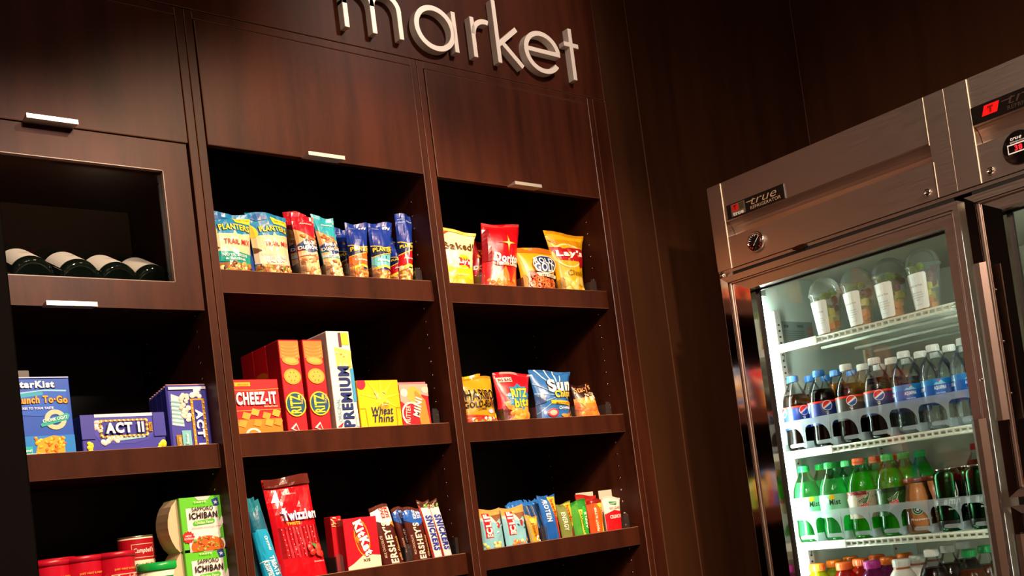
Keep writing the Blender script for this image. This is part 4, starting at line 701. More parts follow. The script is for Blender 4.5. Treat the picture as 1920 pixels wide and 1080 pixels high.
# pilasters
for x0, ys in ((.0512, (.150, .56)), (1.3120, (.150, .56))):
    for yy in ys:
        p = MB(); p.box(x0, x0 + .007, yy - .012, yy + .012, .2, 1.66, M_ALU); pp = p.build('shelf_pilaster', FR)
        hs = MB(); z = .25
        while z < 1.62: hs.box(x0 + .0070, x0 + .0076, yy - .004, yy + .004, z, z + .005, mat('#151515')); z += .0165
        tag(hs.build('slot', pp), kind='stuff')
p = MB(); p.box(.46, .49, .6790, .6845, .2, 1.74, M_ALU); pp = p.build('shelf_pilaster', FR)
hs = MB(); z = .9
while z < 1.74: hs.lathe([(.003, 0), (.003, .0006)], mat('#151515'), 8, (.475, .6786, z), axis='y'); z += .03
tag(hs.build('slot', pp), kind='stuff')
# instruction sticker on the left inner wall
st_ = empty('sticker', (0, 0, 0)); st_.parent = FR
MB().box(.0511, .0516, .168, .312, 1.572, 1.634, mat('#7c8480', .5)).build('sticker_sheet', st_)
SS = lambda u, v, off: (.0516 + off, .168 + .144 * u, 1.572 + .062 * v)
paint(st_, 'sticker_lettering', [('t', 'true', .16, .80, .14, .07, '#20262a', {'bold': .05}), ('t', 'WARNING', .60, .80, .2, .06, '#20262a', {'bold': .05}), ('r', .82, .62, .98, .72, '#b05a50'), ('r', .82, .4, .98, .5, '#b05a50')] + [('r', .04, .1 + .09 * k, .7, .13 + .09 * k, '#4c5452') for k in range(6)], .144, .062, SS, None)
# header
HY = [(.0, 2.002), (.0, 1.8985), (.0035, 1.8965)] + [(.004 + .030 * math.sin(PI * t / 12), 1.8965 - .0395 * (1 - math.cos(PI * t / 12)) / 1) for t in range(1, 7)] + [(.034, 1.8545), (.0, 1.8555), (.0, 1.774), (.05, 1.774), (.05, 2.002)]
def header(x0, x1):
    h = MB(); h.prism(HY, x0, x1, M_STEEL, 'yz'); return h.build('header_panel', FR)
header(.0475, .6365); header(.7395, 1.3245)
for x0, x1 in ((0, .0465), (.6375, .6857), (.6865, .7385), (1.3255, FW)):
    h = MB(); h.box(x0, x1, -.0012, .05, 1.774, 2.002, M_STEEL, .0005); h.build('header_cap', FR)
e_ = MB()
for x, z0, z1 in ((.0470, 1.774, 2.001), (.6370, 1.893, 2.001), (.6405, 1.775, 1.8535), (.7390, 1.774, 2.001)): e_.box(x - .0006, x + .0006, -.0019, .002, z0, z1, mat('#fff0d8', .3, coat=1))
e_.build('edge_strip', FR)
MB().box(.0, FW, .004, .03, 1.748, 1.774, M_BLACK).build('header_gap', FR)
def badge(x0, b2):
    bd = MB(); bd.box(x0, x0 + .186, -.0035, -.0002, 1.8985, 1.9365, mat('#140e0c', .25), .0006); bo = bd.build('name_plate', FR)
    S = lambda u, v, off: (x0 + .186 * u, -.0035 - off, 1.8985 + .038 * v)
    ops = [('r', .08, .08, .33, .92, '#5c5048'), ('r', .10, .42, .215, .88, '#c01818'), ('r', .225, .42, .31, .88, '#3c3a20'), ('r', .10, .10, .31, .36, '#6c5c4c')] if not b2 else [('p', [(.12, .28), (.30, .28), (.34, .84), (.16, .84)], '#e01414')]
    b = paint(bo, 'plate_pattern', ops, .186, .038, S, None)['_top']
    c = '#a88c70' if not b2 else '#3c2c24'
    T = [('t', 'true', .66, .62, .44, .085, c, {'bold': -.01, 'shear': .3}), ('r', .36, .66, .46, .72, c), ('t', 'REFRIGERATOR', .68, .22, .52, .045, c, {'bold': .01})]
    if not b2: T += [('t', 'true', .205, .22, .19, .05, '#e8dcd0', {'bold': .05}), ('t', 'T', .155, .66, .05, .06, '#3c0808', {'bold': .05})]
    else: T += [('t', 'T', .23, .56, .07, .07, '#7c0808', {'bold': .08})]
    paint(bo, 'plate_lettering', T, .186, .038, S, None, base=b + .0003)
badge(.059, False); badge(.7405, True)
# gauge
ga = empty('temperature_gauge', (.138, -.001, 1.8175)); ga.parent = FR; ga.scale = (1.5, 1.2, 1.5)
MB().lathe([(.0182, 0), (.0182, .004), (.0168, .0065), (.0150, .0065), (.0148, .004)], M_CHROME, 40, axis='y').build('bezel', ga).scale = (1, -1, 1)
MB().lathe([(.0149, 0), (.0149, .0046)], mat('#120a0c', .2), 36, axis='y').build('dial', ga).scale = (1, -1, 1)
tk = MB()
for k in range(17):
    a = math.radians(230 - k * 17.5); r0, r1 = (.0105, .0138) if k % 4 == 0 else (.0118, .0138); P = bar2(r0 * math.cos(a), r0 * math.sin(a), r1 * math.cos(a), r1 * math.sin(a), .0012)
    tk.prism(P, -.0053, -.0047, mat('#d03428') if k > 10 or k < 4 else mat('#ece4e0'))
tag(tk.build('tick_mark', ga), kind='stuff')
n_ = MB(); n_.prism([(-.0045, -.005), (-.0035, -.0055), (.0095, .009), (.0090, .0092)], -.0062, -.0056, mat('#f4f0ec')); n_.lathe([(.002, -.0068), (.002, -.0048)], M_CHROME, 12, axis='y'); n_.build('needle', ga)
for x, z in ((.616, 1.793), (.762, 1.793)):
    lk = MB(); lk.lathe([(.0088, 0), (.0088, -.003), (.0070, -.005), (.0050, -.005), (.0046, -.0035)], M_CHROME, 24, (x, 0, z), axis='y'); lk.box(x - .0008, x + .0008, -.0042, -.0034, z - .003, z + .003, M_BLACK); lk.build('key_lock', FR)
dp = empty('temperature_display', (.829, -.001, 1.821)); dp.parent = FR
MB().lathe([(.0345, 0), (.0345, -.003), (.0325, -.0045)], mat('#0c0808', .2), 48, axis='y').build('display_body', dp)
S = lambda u, v, off: (-.033 + .066 * u, -.0045 - off, -.033 + .066 * v)
paint(dp, 'display_print', [('t', 'true', .46, .80, .36, .10, '#e8e4e0', {'shear': .3, 'bold': .03}), ('t', 'REFRIGERATION', .5, .69, .48, .045, '#d8d4d0', {'bold': .02}), ('r', .16, .34, .84, .38, '#e8e0dc'), ('r', .16, .60, .84, .64, '#e8e0dc'), ('r', .16, .34, .19, .64, '#e8e0dc'), ('r', .81, .34, .84, .64, '#e8e0dc')], .066, .066, S, None)
dg = paint(dp, 'red_digits', [('t', '38', .5, .49, .24, .17, '#ff2020', {'bold': .04})], .066, .066, S, None); tag(dg, 'lit red digits'); dg.data.materials[0] = mat('#ff1820', emis=3)
MB().lathe([(.007, 0), (.009, .003), (.008, .012), (.004, .016)], M_CHROME, 20, (.022, -.012, 1.752)).build('hinge_pin', FR)
e_ = MB(); e_.prism(ell(0, 0, .022, .0055, 24), -.006, .003, M_CHROME); o = e_.build('oval_latch', FR); o.location = (.268, 0, 1.768)
# doors
def mitre(door, nm, x0, x1, z0, z1, a0, a1, b0, b1, y0, y1, m, mh):
    """four mitred members between the outer rectangle and the opening"""
    for poly, mm in (([(x0, z0), (a0, b0), (a0, b1), (x0, z1)], m), ([(x1, z0), (x1, z1), (a1, b1), (a1, b0)], mh), ([(x0, z1), (a0, b1), (a1, b1), (x1, z1)], mh), ([(x0, z0), (x1, z0), (a1, b0), (a0, b0)], mh)):
        q = MB(); q.prism(poly, y0, y1, mm); q.build(nm, door)
def door(x0, x1, z0, z1, a0, a1, b0, b1, glass=True):
    d = empty('hinged_door', (0, 0, 0)); d.parent = FR
    rl, rr = x0 + .022, x1 - .012
    mitre(d, 'outer_rail', x0, x1, z0, z1, rl, rr, z0 + .016, z1 - .016, -.034, .0, M_STEELV, M_STEEL)
    mitre(d, 'inner_rail', rl + .0005, rr - .0005, z0 + .0165, z1 - .0165, a0, a1, b0, b1, -.026, .0115, M_STEELV, M_STEEL)
    t = MB()
    for q in ((rl + .001, rl + .0085, z0 + .017, z1 - .017), (rr - .0065, rr - .002, z0 + .017, z1 - .017), (rl + .001, rr - .002, z1 - .0215, z1 - .0165), (rl + .001, rr - .002, z0 + .0165, z0 + .0215)): t.box(q[0], q[1], -.0315, -.0262, q[2], q[3], M_STEEL, .0012)
    t.build('raised_bead', d)
    g = MB()
    for q in ((a0, a0 + .006, b0, b1), (a1 - .004, a1, b0, b1), (a0, a1, b1 - .005, b1), (a0, a1, b0, b0 + .005)): g.box(q[0], q[1], .004, .0110, q[2], q[3], M_GASKET)
    g.build('gasket', d)
    MB().box(a0 + .0005, a1 - .0005, .0112, .0150, b0, b1, M_GLASS).build('glass_pane', d)
    return d
d1 = door(.031, .6955, .165, 1.747, .115, .655, .26, 1.7005)
d2 = door(.7115, 1.341, 1.105, 1.747, .785, 1.268, 1.165, 1.7005)
d3 = door(.7115, 1.341, .165, 1.087, .785, 1.268, .25, 1.035)
def handle(d, x0, x1, z0, z1):
    h = MB(); h.prism([(x0, -.052), (x0 + .012, -.066), (x0 + .022, -.064), (x1, -.058), (x1, -.055), (x0 + .020, -.060), (x0 + .012, -.062), (x0 + .003, -.050)], z0, z1, steel('handle_steel', '#7c685e', .34), 'xy')
    for z in (z0 + .055, (z0 + z1) / 2, z1 - .055): h.lathe([(.0032, -.061), (.0032, -.026)], M_CHROME, 12, (x0 + .022, 0, z), axis='y')
    h.build('handle', d)
handle(d1, .664, .700, .92, 1.277); handle(d2, .716, .750, 1.267, 1.598); handle(d3, .716, .750, .70, 1.030)
for d, x, zz in ((d2, .7150, (1.523, 1.434)), (d1, .691, (1.36,))):
    for z in zz: MB().lathe([(.0042, 0), (.0040, -.0018), (.002, -.0028)], M_CHROME, 14, (x, -.034, z), axis='y').build('screw', d)
lg = MB(); lg.box(.02, FW - .02, .03, .73, .02, .12, M_BLACK); lg.build('base_grille', FR)
for x in (.06, FW - .06):
    for y in (.08, .67): MB().lathe([(.02, 0), (.024, .01), (.024, .03)], M_STEEL, 16, (x, y, 0)).build('foot', FR)
# wire shelves
M_WIRE = mat('#cfd0c0', .4)
SH = (1.556, 1.2745, 1.0335, .784, .50)
for i, z in enumerate(SH):
    s = MB(); x0, x1 = .062, .664
    s.tube([(x0, .089, z - .004), (x1, .089, z - .004)], .0036, M_WIRE); s.tube([(x0, .089, z - .0155), (x1, .089, z - .0155)], .0036, M_WIRE)
    s.tube([(x0, .59, z - .006), (x1, .59, z - .006)], .004, M_WIRE)
    so = s.build('wire_shelf', FR)
    s = MB(); k = 0; x = x0 + .004
    while x < x1: s.box(x - .0012, x + .0012, .089, .592, z - .0030, z - .0004, M_WIRE); x += .0123
    tag(s.build('cross_wire', so), kind='stuff')
    s = MB(); x = x0 + .012
    while x < x1: s.box(x - .0022, x + .0022, .0848, .0900, z - .0165, z - .0035, M_WIRE); x += .0175
    tag(s.build('rail_spacer', so), kind='stuff')
    for yy in (.24, .40): MB().tube([(x0 + .06, yy, z - .010), (x1, yy, z - .010)], .0040, M_WIRE).build('support_bar', so)
    MB().box(x0, x0 + .155, .0815, .0848, z - .019, z + .0015, M_WHITE, .0006).build('price_strip', so)
    if i < 3: MB().tube([(.059, .12, z - .004), (.074, .125, z - .006), (.070, .14, z - .022), (.0585, .15, z - .034)], .0013, M_CHROME, 6).build('shelf_clip', so)
# ---- drinks
def liquid(name, c, rough=.12, tr=.35, emi=0):
    if name in _M: return _M[name]
    m = D.materials.new(name); m.use_nodes = True; nt = m.node_tree; nt.nodes.clear(); N = nt.nodes.new; L = nt.links.new
    o = N('ShaderNodeOutputMaterial'); d = N('ShaderNodeBsdfDiffuse'); t = N('ShaderNodeBsdfTranslucent'); q = N('ShaderNodeBsdfTransparent'); a = N('ShaderNodeMixShader'); b = N('ShaderNodeMixShader'); g = N('ShaderNodeBsdfGlossy'); f = N('ShaderNodeFresnel'); e = N('ShaderNodeMixShader')
    for n in (d, t, q): n.inputs[0].default_value = hexc(c)
    a.inputs[0].default_value = .55; b.inputs[0].default_value = tr; g.inputs['Roughness'].default_value = rough; f.inputs[0].default_value = 1.3
    L(d.outputs[0], a.inputs[1]); L(t.outputs[0], a.inputs[2]); L(a.outputs[0], b.inputs[1]); L(q.outputs[0], b.inputs[2]); L(f.outputs[0], e.inputs[0]); L(b.outputs[0], e.inputs[1]); L(g.outputs[0], e.inputs[2]); L(e.outputs[0], o.inputs[0])
    _M[name] = m; return m
PET_PROF = [(.0, .004), (.020, .002), (.031, .0), (.0352, .010), (.0362, .022), (.0345, .050), (.0362, .062), (.0362, .118), (.0335, .138), (.0270, .156), (.0180, .172), (.0128, .183), (.0122, .1885), (.0150, .190), (.0150, .1925), (.0122, .193), (.0122, .197)]
def scaled(prof, k, dr=0, top=None):
    P = []
    for r, h in prof:
        r2, h2 = max(.0005, r * k - dr), h * k + (.0015 if dr else 0)
        if top and h2 > top:
            r0, h0 = P[-1]; t = (top - h0) / max(1e-6, h2 - h0); P.append((r0 + (r2 - r0) * t, top)); break
        P.append((r2, h2))
    return P
def capz(z, r, h, c): return [(r * .97, z), (r, z + .001), (r, z + h * .85), (r * .93, z + h), (r * .2, z + h + .0003)]
protoB = {}
def bottle(kind, name, label, cat, group, x, y, z, prof=PET_PROF, k=1.0, shell=None, liq=None, fill=.150, cap='#2a68a8', capdim=(.0148, .0165, .0145), band=None, ops=None, text=None, ang=(0, 1), lab=None, extra=None, seg=28):
    key = kind
    if key in protoB:
        c = copy_tree(protoB[key], FR.parent); c.location = pos(x, y, z); tag(c, label, cat, group); return c
    r = empty(name, pos(x, y, z), (0, 0, -PI / 2), label, cat, group)
    MB().lathe(scaled(prof, k), shell or M_PET, seg, cap=False).build('bottle_body', r)
    if liq: MB().lathe(scaled(prof, k, .0014, fill), liq, seg).build('drink', r)
    if cap:
        cr, ch, cz = capdim; zt = prof[-1][1] * k - cz + .002
        cm = MB(); cm.lathe(capz(zt, cr, ch, cap), mat(cap, .35), 26); 
        for q in range(26): a = 2 * PI * q / 26; cm.box(cr * math.cos(a) - .0004, cr * math.cos(a) + .0004, cr * math.sin(a) - .0004, cr * math.sin(a) + .0004, zt + .001, zt + ch * .8, mat(cap, .35))
        cm.build('screw_cap', r)
    if band:
        z0, z1, c, rr = band; bm_ = MB(); n = 32; v = []; f = []
        bm_.lathe([(rr + .0002, z0), (rr + .0005, z0 + .0005), (rr + .0005, z1 - .0005), (rr + .0002, z1)], c if not isinstance(c, str) else mat(c, .3), 32, cap=False); bm_.build('wrap_label', r)
    if lab:
        rr, z0, z1, a = lab; wrap(r, ops, text, rr, z0, z1, a, .3)
    if extra: extra(r)
    protoB[key] = r; return r
def pos(x, y, z): return (2.154 + y, 1.755 - x, z)
ORDN = ['front', 'second deep', 'third deep']
def pepsi_emblem(u, v, r):  # wave roundel
    return [('e', u, v, r * 1.1, r * 1.1, '#e8eef4'), ('e', u, v, r, r, '#1c50a0'), ('p', [(u + r * math.cos(t), v + r * 1.0 * math.sin(t) * ASP) for t in [math.radians(30 + 8 * q) for q in range(24)]], '#e8eef4'), ('p', [(u + r * math.cos(t), v + r * math.sin(t) * ASP) for t in [math.radians(48 + 8 * q) for q in range(19)]], '#e01c24')]
COLA = liquid('cola', '#160604', tr=.10); 
gB = 'drink bottles on the second refrigerator shelf'; gC = 'drink bottles on the third refrigerator shelf'; gD = 'drink bottles on the bottom visible refrigerator shelf'
XS = [.0905, .1735, .2570, .3400, .4217, .4990, .5760]; Y0, DY = .133, .077
def colabottle(col, dn, cap, labc, a_e, kind, lb):
    rad = .0366; a = (-PI * .75, PI * .95); H = .060; w = rad * (a[1] - a[0]); asp = w / H
    global ASP; ASP = asp
    U = lambda t: (t - a[0]) / (a[1] - a[0]); er = .0118 / w
    def wv(u, v, r):
        q = lambda s0, s1, c, n=20: ('p', [(u + r * math.cos(t), v + r * asp * math.sin(t)) for t in [math.radians(s0 + (s1 - s0) * i / n) for i in range(n + 1)]], c)
        return [('e', u, v, r * 1.12, r * 1.12, '#eef2f6'), ('e', u, v, r, r, '#1c50a4'), q(22, 222, '#eef2f6'), q(45, 205, '#e21c22')]
    ops = [('r', 0, .92, 1, 1, '#e82a18')] + [o for t in a_e for o in wv(U(t), .78, er)]
    text = [('t', 'pepsi', U(a_e[0]) - .01, .30, .026 / w, .010 / w, '#f0f4f8', {'rot': 90, 'bold': .03})]
    return bottle(kind, 'cola_bottle', lb, 'bottle', gB, XS[col], Y0 + DY * dn, SH[1], liq=COLA, fill=.150, cap=cap, band=(.058, .1185, labc, .0362), ops=ops, text=text, lab=(.0366, .0585, .1185, a))
NAVY = mat('#142c6c', .3)
for dn in range(3):
    colabottle(0, dn, '#2468ac', '#142c6c', (math.radians(66), math.radians(-30)), 'cola_blue', 'blue capped cola bottle at the left end, %s in its lane' % ORDN[dn])
    if dn == 0: colabottle(1, 0, '#2468ac', '#142c6c', (math.radians(52), math.radians(-44)), 'cola_blue2', 'blue capped cola bottle, front of the second lane from the left')
ORG = liquid('orange drink', '#a86010', tr=.2)
for dn in (1, 2): bottle('orangeade', 'orangeade_bottle', 'amber drink bottle with blue cap, %s behind the second cola bottle' % ('just', 'farther')[dn - 1], 'bottle', gB, XS[1], Y0 + DY * dn, SH[1], liq=ORG, fill=.165, cap='#2468ac')
SILV = clear('silver_label', (.35, .36, .38), .9, .12, haze=.35, hazec=(.30, .32, .36))
for col in (2, 3):
    for dn in range(3):
        colabottle(col, dn, '#cfcfca', '#2a3a64' if col == 3 else '#46423e', (math.radians(38 - 6 * (col == 3)), math.radians(-85)), 'cola_white%d' % col, ('white capped cola bottle with %s label, %s in its lane' % ('grey' if col == 2 else 'navy', ORDN[dn])))
WPROF = [(.0, .004), (.020, .002), (.030, .0), (.0350, .008), (.0362, .020), (.0335, .028), (.0358, .036), (.0335, .044), (.0345, .055), (.0365, .068), (.0365, .118), (.0372, .128), (.0362, .142), (.0310, .160), (.0200, .175), (.0128, .185), (.0122, .1885), (.0150, .190), (.0150, .1925), (.0122, .193), (.0122, .197)]
WAT = liquid('water', '#c4dcec', tr=.86)
def water(col, dn):
    a = (-1.7, 2.4); rad = .0370; w = rad * (a[1] - a[0]); U = lambda t: (t - a[0]) / (a[1] - a[0]); ops = [('r', 0, 0, 1, 1, '#1458ac'), ('r', 0, .0, 1, .22, '#0c3c8c'), ('r', 0, .72, 1, 1, '#1c74b8')]; tx = []
    for t in (-.75, .62, 1.9):
        u = U(t); ops += [('p', [(u - .09, .72), (u - .045, .84), (u - .02, .79), (u + .02, .93), (u + .06, .80), (u + .10, .72)], '#7cc0dc'), ('e', u - .0, .90, .02, .01, '#d84430')]
        tx += [('t', 'AQUAFINA', u, .55, .026 / w, .0098 / w, '#eaf2fa', {'bold': .04})]
    tx += [('t', 'PURE WATER', U(.62), .30, .02 / w, .003 / w, '#c8dcf0')]
    bottle('water', 'water_bottle', 'clear water bottle with blue mountain label, %s in lane %s' % (ORDN[dn], ('five', 'six', 'seven')[col - 4]), 'bottle', gB, XS[col], Y0 + DY * dn, SH[1], prof=WPROF, liq=None, cap='#dfe3e0', band=(.068, .118, '#1458ac', .0365), ops=ops, text=tx, lab=(rad, .0685, .1178, a))
for col in (4, 5, 6):
    for dn in range(3): water(col, dn)
# third shelf
GSH = clear('green_plastic', (.45, .95, .62), .9, .05); LGSH = clear('pale_green_plastic', (.62, 1, .75), .9, .05)
SODA = liquid('lime soda', '#7ce8a0', tr=.45); DEW = liquid('citrus soda', '#5cd810', tr=.25); DDEW = liquid('citrus soda dark', '#48c410', tr=.25)
for col in (0, 1):
    for dn in range(3):
        a = (-1.6, 2.4); rad = .0367; w = rad * (a[1] - a[0]); U = lambda t: (t - a[0]) / (a[1] - a[0]); t0 = .95 if col == 0 else .5
        ops = [('r', 0, 0, 1, 1, '#8cdcb0'), ('r', 0, .0, 1, .16, '#bcecd0'), ('e', U(t0) - .01, .88, .05, .05, '#f0d01c'), ('e', U(t0) - .06, .74, .04, .04, '#8cc820'), ('p', [(0, .8), (U(t0) - .1, .86), (U(t0) + .05, .66), (0, .6)], '#c8f0d8')]
        tx = [('t', 'Sierra', U(t0) - .33, .66, .022 / w, .010 / w, '#144c34', {'bold': .05}), ('t', 'Mist', U(t0) + .03, .66, .027 / w, .0145 / w, '#0c3c28', {'bold': .05})]
        bottle('lime%d' % col, 'lime_soda_bottle', 'pale green soda bottle with green cap, %s in the %s lane' % (ORDN[dn], ('leftmost', 'second')[col]), 'bottle', gC, XS[col] - .006, Y0 + DY * dn, SH[2], shell=LGSH, liq=SODA, fill=.158, cap='#10b050', ops=ops, text=tx, lab=(rad, .060, .118, a))
for col, cap_, gc, lq, bk in ((2, '#f06010', '#b8ac94', DEW, '#7c6c54'), (3, '#10a048', '#1c4c18', DDEW, '#0c3414')):
    for dn in range(3):
        a = (-1.5, 2.4); rad = .0367; w = rad * (a[1] - a[0]); U = lambda t: (t - a[0]) / (a[1] - a[0]); t0 = .62
        ops = [('r', 0, 0, 1, 1, gc), ('n', 0, 0, 1, 1, 60, .025, [bk, gc, '#8c9c7c' if col == 2 else '#2c7c24'], .4), ('p', [(U(t0) - .12, .12), (U(t0) + .02, .40), (U(t0) + .13, .95), (U(t0) + .01, .72)], '#f0ece4'), ('p', [(U(t0) - .10, .20), (U(t0) + .015, .44), (U(t0) + .115, .90), (U(t0) + .01, .70)], '#1c7c34')] + ([('r', 0, .86, .6, 1, '#7c1c24')] if col == 2 else [('p', [(0, .84), (1, .84), (1, 1), (0, 1)], '#0c2c10')])
        tx = [('t', 'mtn', U(t0) - .035, .66, .017 / w, .010 / w, '#1c4c24', {'bold': .06, 'rot': 25, 'ol': '#e8ece4', 'ow': .04}), ('t', 'DEW', U(t0) + .01, .44, .022 / w, .014 / w, '#d81c20', {'bold': .07, 'rot': 25, 'shear': .2, 'ol': '#f0f0ec', 'ow': .04})]
        if col == 2: tx += [('t', 'DIET', U(t0) - .05, .84, .010 / w, .005 / w, '#c82020', {'bold': .05})]
        bottle('citrus%d' % col, 'citrus_soda_bottle', 'green citrus soda bottle with %s cap, %s in its lane' % (('orange', 'green')[col - 2], ORDN[dn]), 'bottle', gC, XS[col] - .004, Y0 + DY * dn, SH[2], shell=GSH, liq=lq, fill=.166, cap=cap_, band=(.050, .118, gc, .0362), ops=ops, text=tx, lab=(rad, .0505, .1178, a))
CPROF = [(.0, .003), (.022, .001), (.030, .0), (.0345, .006), (.0350, .030), (.0340, .060), (.0325, .085), (.0280, .104), (.0262, .118), (.0270, .126), (.0270, .130)]
def coffee_emblem(r):
    a = (-.4, 1.5); rad = .0356; w = rad * 1.9; h = .08
    wrap(r, [('e', .42, .58, .20, .20, '#e8ece8'), ('e', .42, .58, .185, .185, '#1c6c3c'), ('e', .42, .58, .115, .115, '#e8ece8'), ('e', .42, .58, .10, .10, '#1c1c1c'), ('s', .42, .58, .08, .035, 5, '#e8ece8')], [('t', 'Frappuccino', .52, .22, .74, .10, '#f4ece0', {'bold': .02, 'shear': .1}), ('t', 'COFFEE', .42, .80, .16, .03, '#f4f4f0')], rad, .020, .088, a)
for dn in range(3):
    bottle('coffee', 'coffee_bottle', 'tan coffee drink bottle with brown lid, %s in its lane' % ORDN[dn], 'bottle', gC, .405, Y0 + DY * dn, SH[2], prof=CPROF, shell=clear('thin_glass', (.97, .95, .92), 1, .02), liq=mat('#c08450', .25), fill=.122, cap='#6c3020', capdim=(.0285, .0105, .0080), extra=coffee_emblem)
AMP = steel('can_green', '#123c20', .2)
def can_art(r):
    a = (-1.8, 2.2); rad = .0320; w = rad * 4; U = lambda t: (t + 1.8) / 4
    ops = [('p', [(U(t) - .03, .55), (U(t) + .03, .56), (U(t) + .045, .68), (U(t) + .015, .86), (U(t) - .0, .72), (U(t) - .03, .64)], c) for t in (1.0, -.8) for c in ('#c8d0c8',)] + [('p', [(U(t) - .012, .58), (U(t) + .015, .58), (U(t) + .02, .66), (U(t) + .003, .76)], '#0c1c10') for t in (1.0, -.8)] + [('r', 0, .0, 1, .12, '#0a0f0b')] + [('r', U(-1.5), .10 + .032 * k, U(-1.1), .118 + .032 * k, '#c8d0c8') for k in range(12)]
    wrap(r, ops, [('t', 'amp', U(t), .46, .036 / w, .018 / w, '#e4e8e4', {'bold': .06, 'shear': .3}) for t in (.62, -.9)] + [('t', 'ENERGY', U(.62), .34, .018 / w, .004 / w, '#c8d0c8')], rad, .012, .132, a)
    MB().lathe([(.0245, .1435), (.0262, .1465), (.0262, .1478), (.0250, .1478), (.0240, .1445)], M_CHROME, 30).build('can_rim', r)
    MB().box(-.006, .006, -.012, .006, .1440, .1452, M_CHROME, .0004).build('pull_tab', r)
for col, x in ((0, .487), (1, .566)):
    for dn in range(3):
        bottle('can', 'energy_drink_can', 'dark green energy drink can, %s in the %s can lane' % (ORDN[dn], ('left', 'right')[col]), 'can', gC, x, Y0 + DY * dn, SH[2], prof=[(.0, .003), (.022, .0), (.026, .0005), (.0315, .010), (.0317, .128), (.0300, .136), (.0262, .1435), (.0250, .1440), (.0, .1430)], shell=AMP, liq=None, cap=None, extra=can_art)
# juices standing behind the cans
for x, c, lb in ((.44, '#c82c3c', 'red labelled juice bottle in the back behind the coffee lane'), (.52, '#d87c3c', 'orange labelled juice bottle in the back behind the cans'), (.60, '#b8402c', 'brick red juice bottle in the back corner behind the cans')):
    bottle('juice' + c, 'juice_bottle', lb, 'bottle', gC, x, Y0 + DY * 3 + .02, SH[2], liq=liquid('juice' + c, '#8c2c10', tr=.1), fill=.16, cap='#b82020', band=(.06, .13, c, .0362), ops=[('s', .5, .6, .2, .14, 9, '#f0d8a0')], text=[('t', 'Juicy', .5, .6, .3, .12, '#c82020', {'bold': .05})], lab=(.0367, .061, .129, (-.2, 1.4)))
# bottom shelf
SPORT = [(.0, .004), (.024, .001), (.032, .0), (.0365, .008), (.0375, .030), (.0340, .060), (.0340, .080), (.0375, .105), (.0370, .128), (.0310, .150), (.0225, .162), (.0180, .168), (.0172, .174), (.0200, .176), (.0200, .178), (.0172, .179), (.0172, .185)]
def sport(col, dn, c, cap, lb, kind, x=None):
    bottle(kind, 'sports_drink_bottle', lb, 'bottle', gD, x or XS[col] - .006, Y0 + DY * dn, SH[3], prof=SPORT, shell=M_PET, liq=liquid('sport' + c, c, tr=.25), fill=.172, cap=cap, capdim=(.0208, .019, .0165), band=(.062, .12, '#e8e8e0', .0378), seg=26)
for dn in range(3):
    o_ = ORDN[dn]
    sport(0, dn, '#e0e010', '#f07010', 'yellow green sports drink with orange cap, %s in the first lane' % o_, 'sp0')
    sport(1, dn, '#d82010', '#f05c10', 'red sports drink with orange cap, %s in the second lane' % o_, 'sp1')
    sport(2, dn, '#9c1c70', '#a81c80' if dn == 0 else '#f07010', 'purple sports drink with %s cap, %s in the third lane' % ('purple' if dn == 0 else 'orange', o_), 'sp2' + str(dn > 0))
    bottle('white', 'milk_drink_bottle', 'white bottle with white cap and amber neck, %s in the fourth lane' % o_, 'bottle', gD, .3330, Y0 + DY * dn, SH[3], prof=SPORT, shell=mat('#d8cfc8', .25), cap='#d8d6d0', capdim=(.0208, .019, .0165), band=(.160, .172, '#a04c28', .0195), extra=lambda r: wrap(r, None, [('t', 'sobe', .5, .6, .5, .5, '#1c1418', {'shear': .2})], .0365, .10, .135, (-.2, 1.4)))
    bottle('tea', 'tea_bottle', 'dark brown drink bottle with white cap, %s in the fifth lane' % o_, 'bottle', gD, XS[4] - .004, Y0 + DY * dn, SH[3], liq=liquid('tea', '#2c140c', tr=.15), fill=.165, cap='#d4d2cc', capdim=(.0165, .0175, .0150), k=1.04)
    bottle('tea2', 'tea_bottle', 'brown tea bottle with green cap, %s in the sixth lane' % o_, 'bottle', gD, XS[5] + .004, Y0 + DY * dn + .02, SH[3], liq=liquid('tea2', '#6c2c0c', tr=.15), fill=.155, cap='#107c38', capdim=(.0165, .0175, .0150), k=1.0)
bottle('peach', 'peach_drink_bottle', 'orange pink drink bottle at the right end, half hidden by the door', 'bottle', gD, .592, Y0, SH[3], liq=liquid('peach', '#e8683c', tr=.2), fill=.120, k=.93, cap='#d8d4cc')
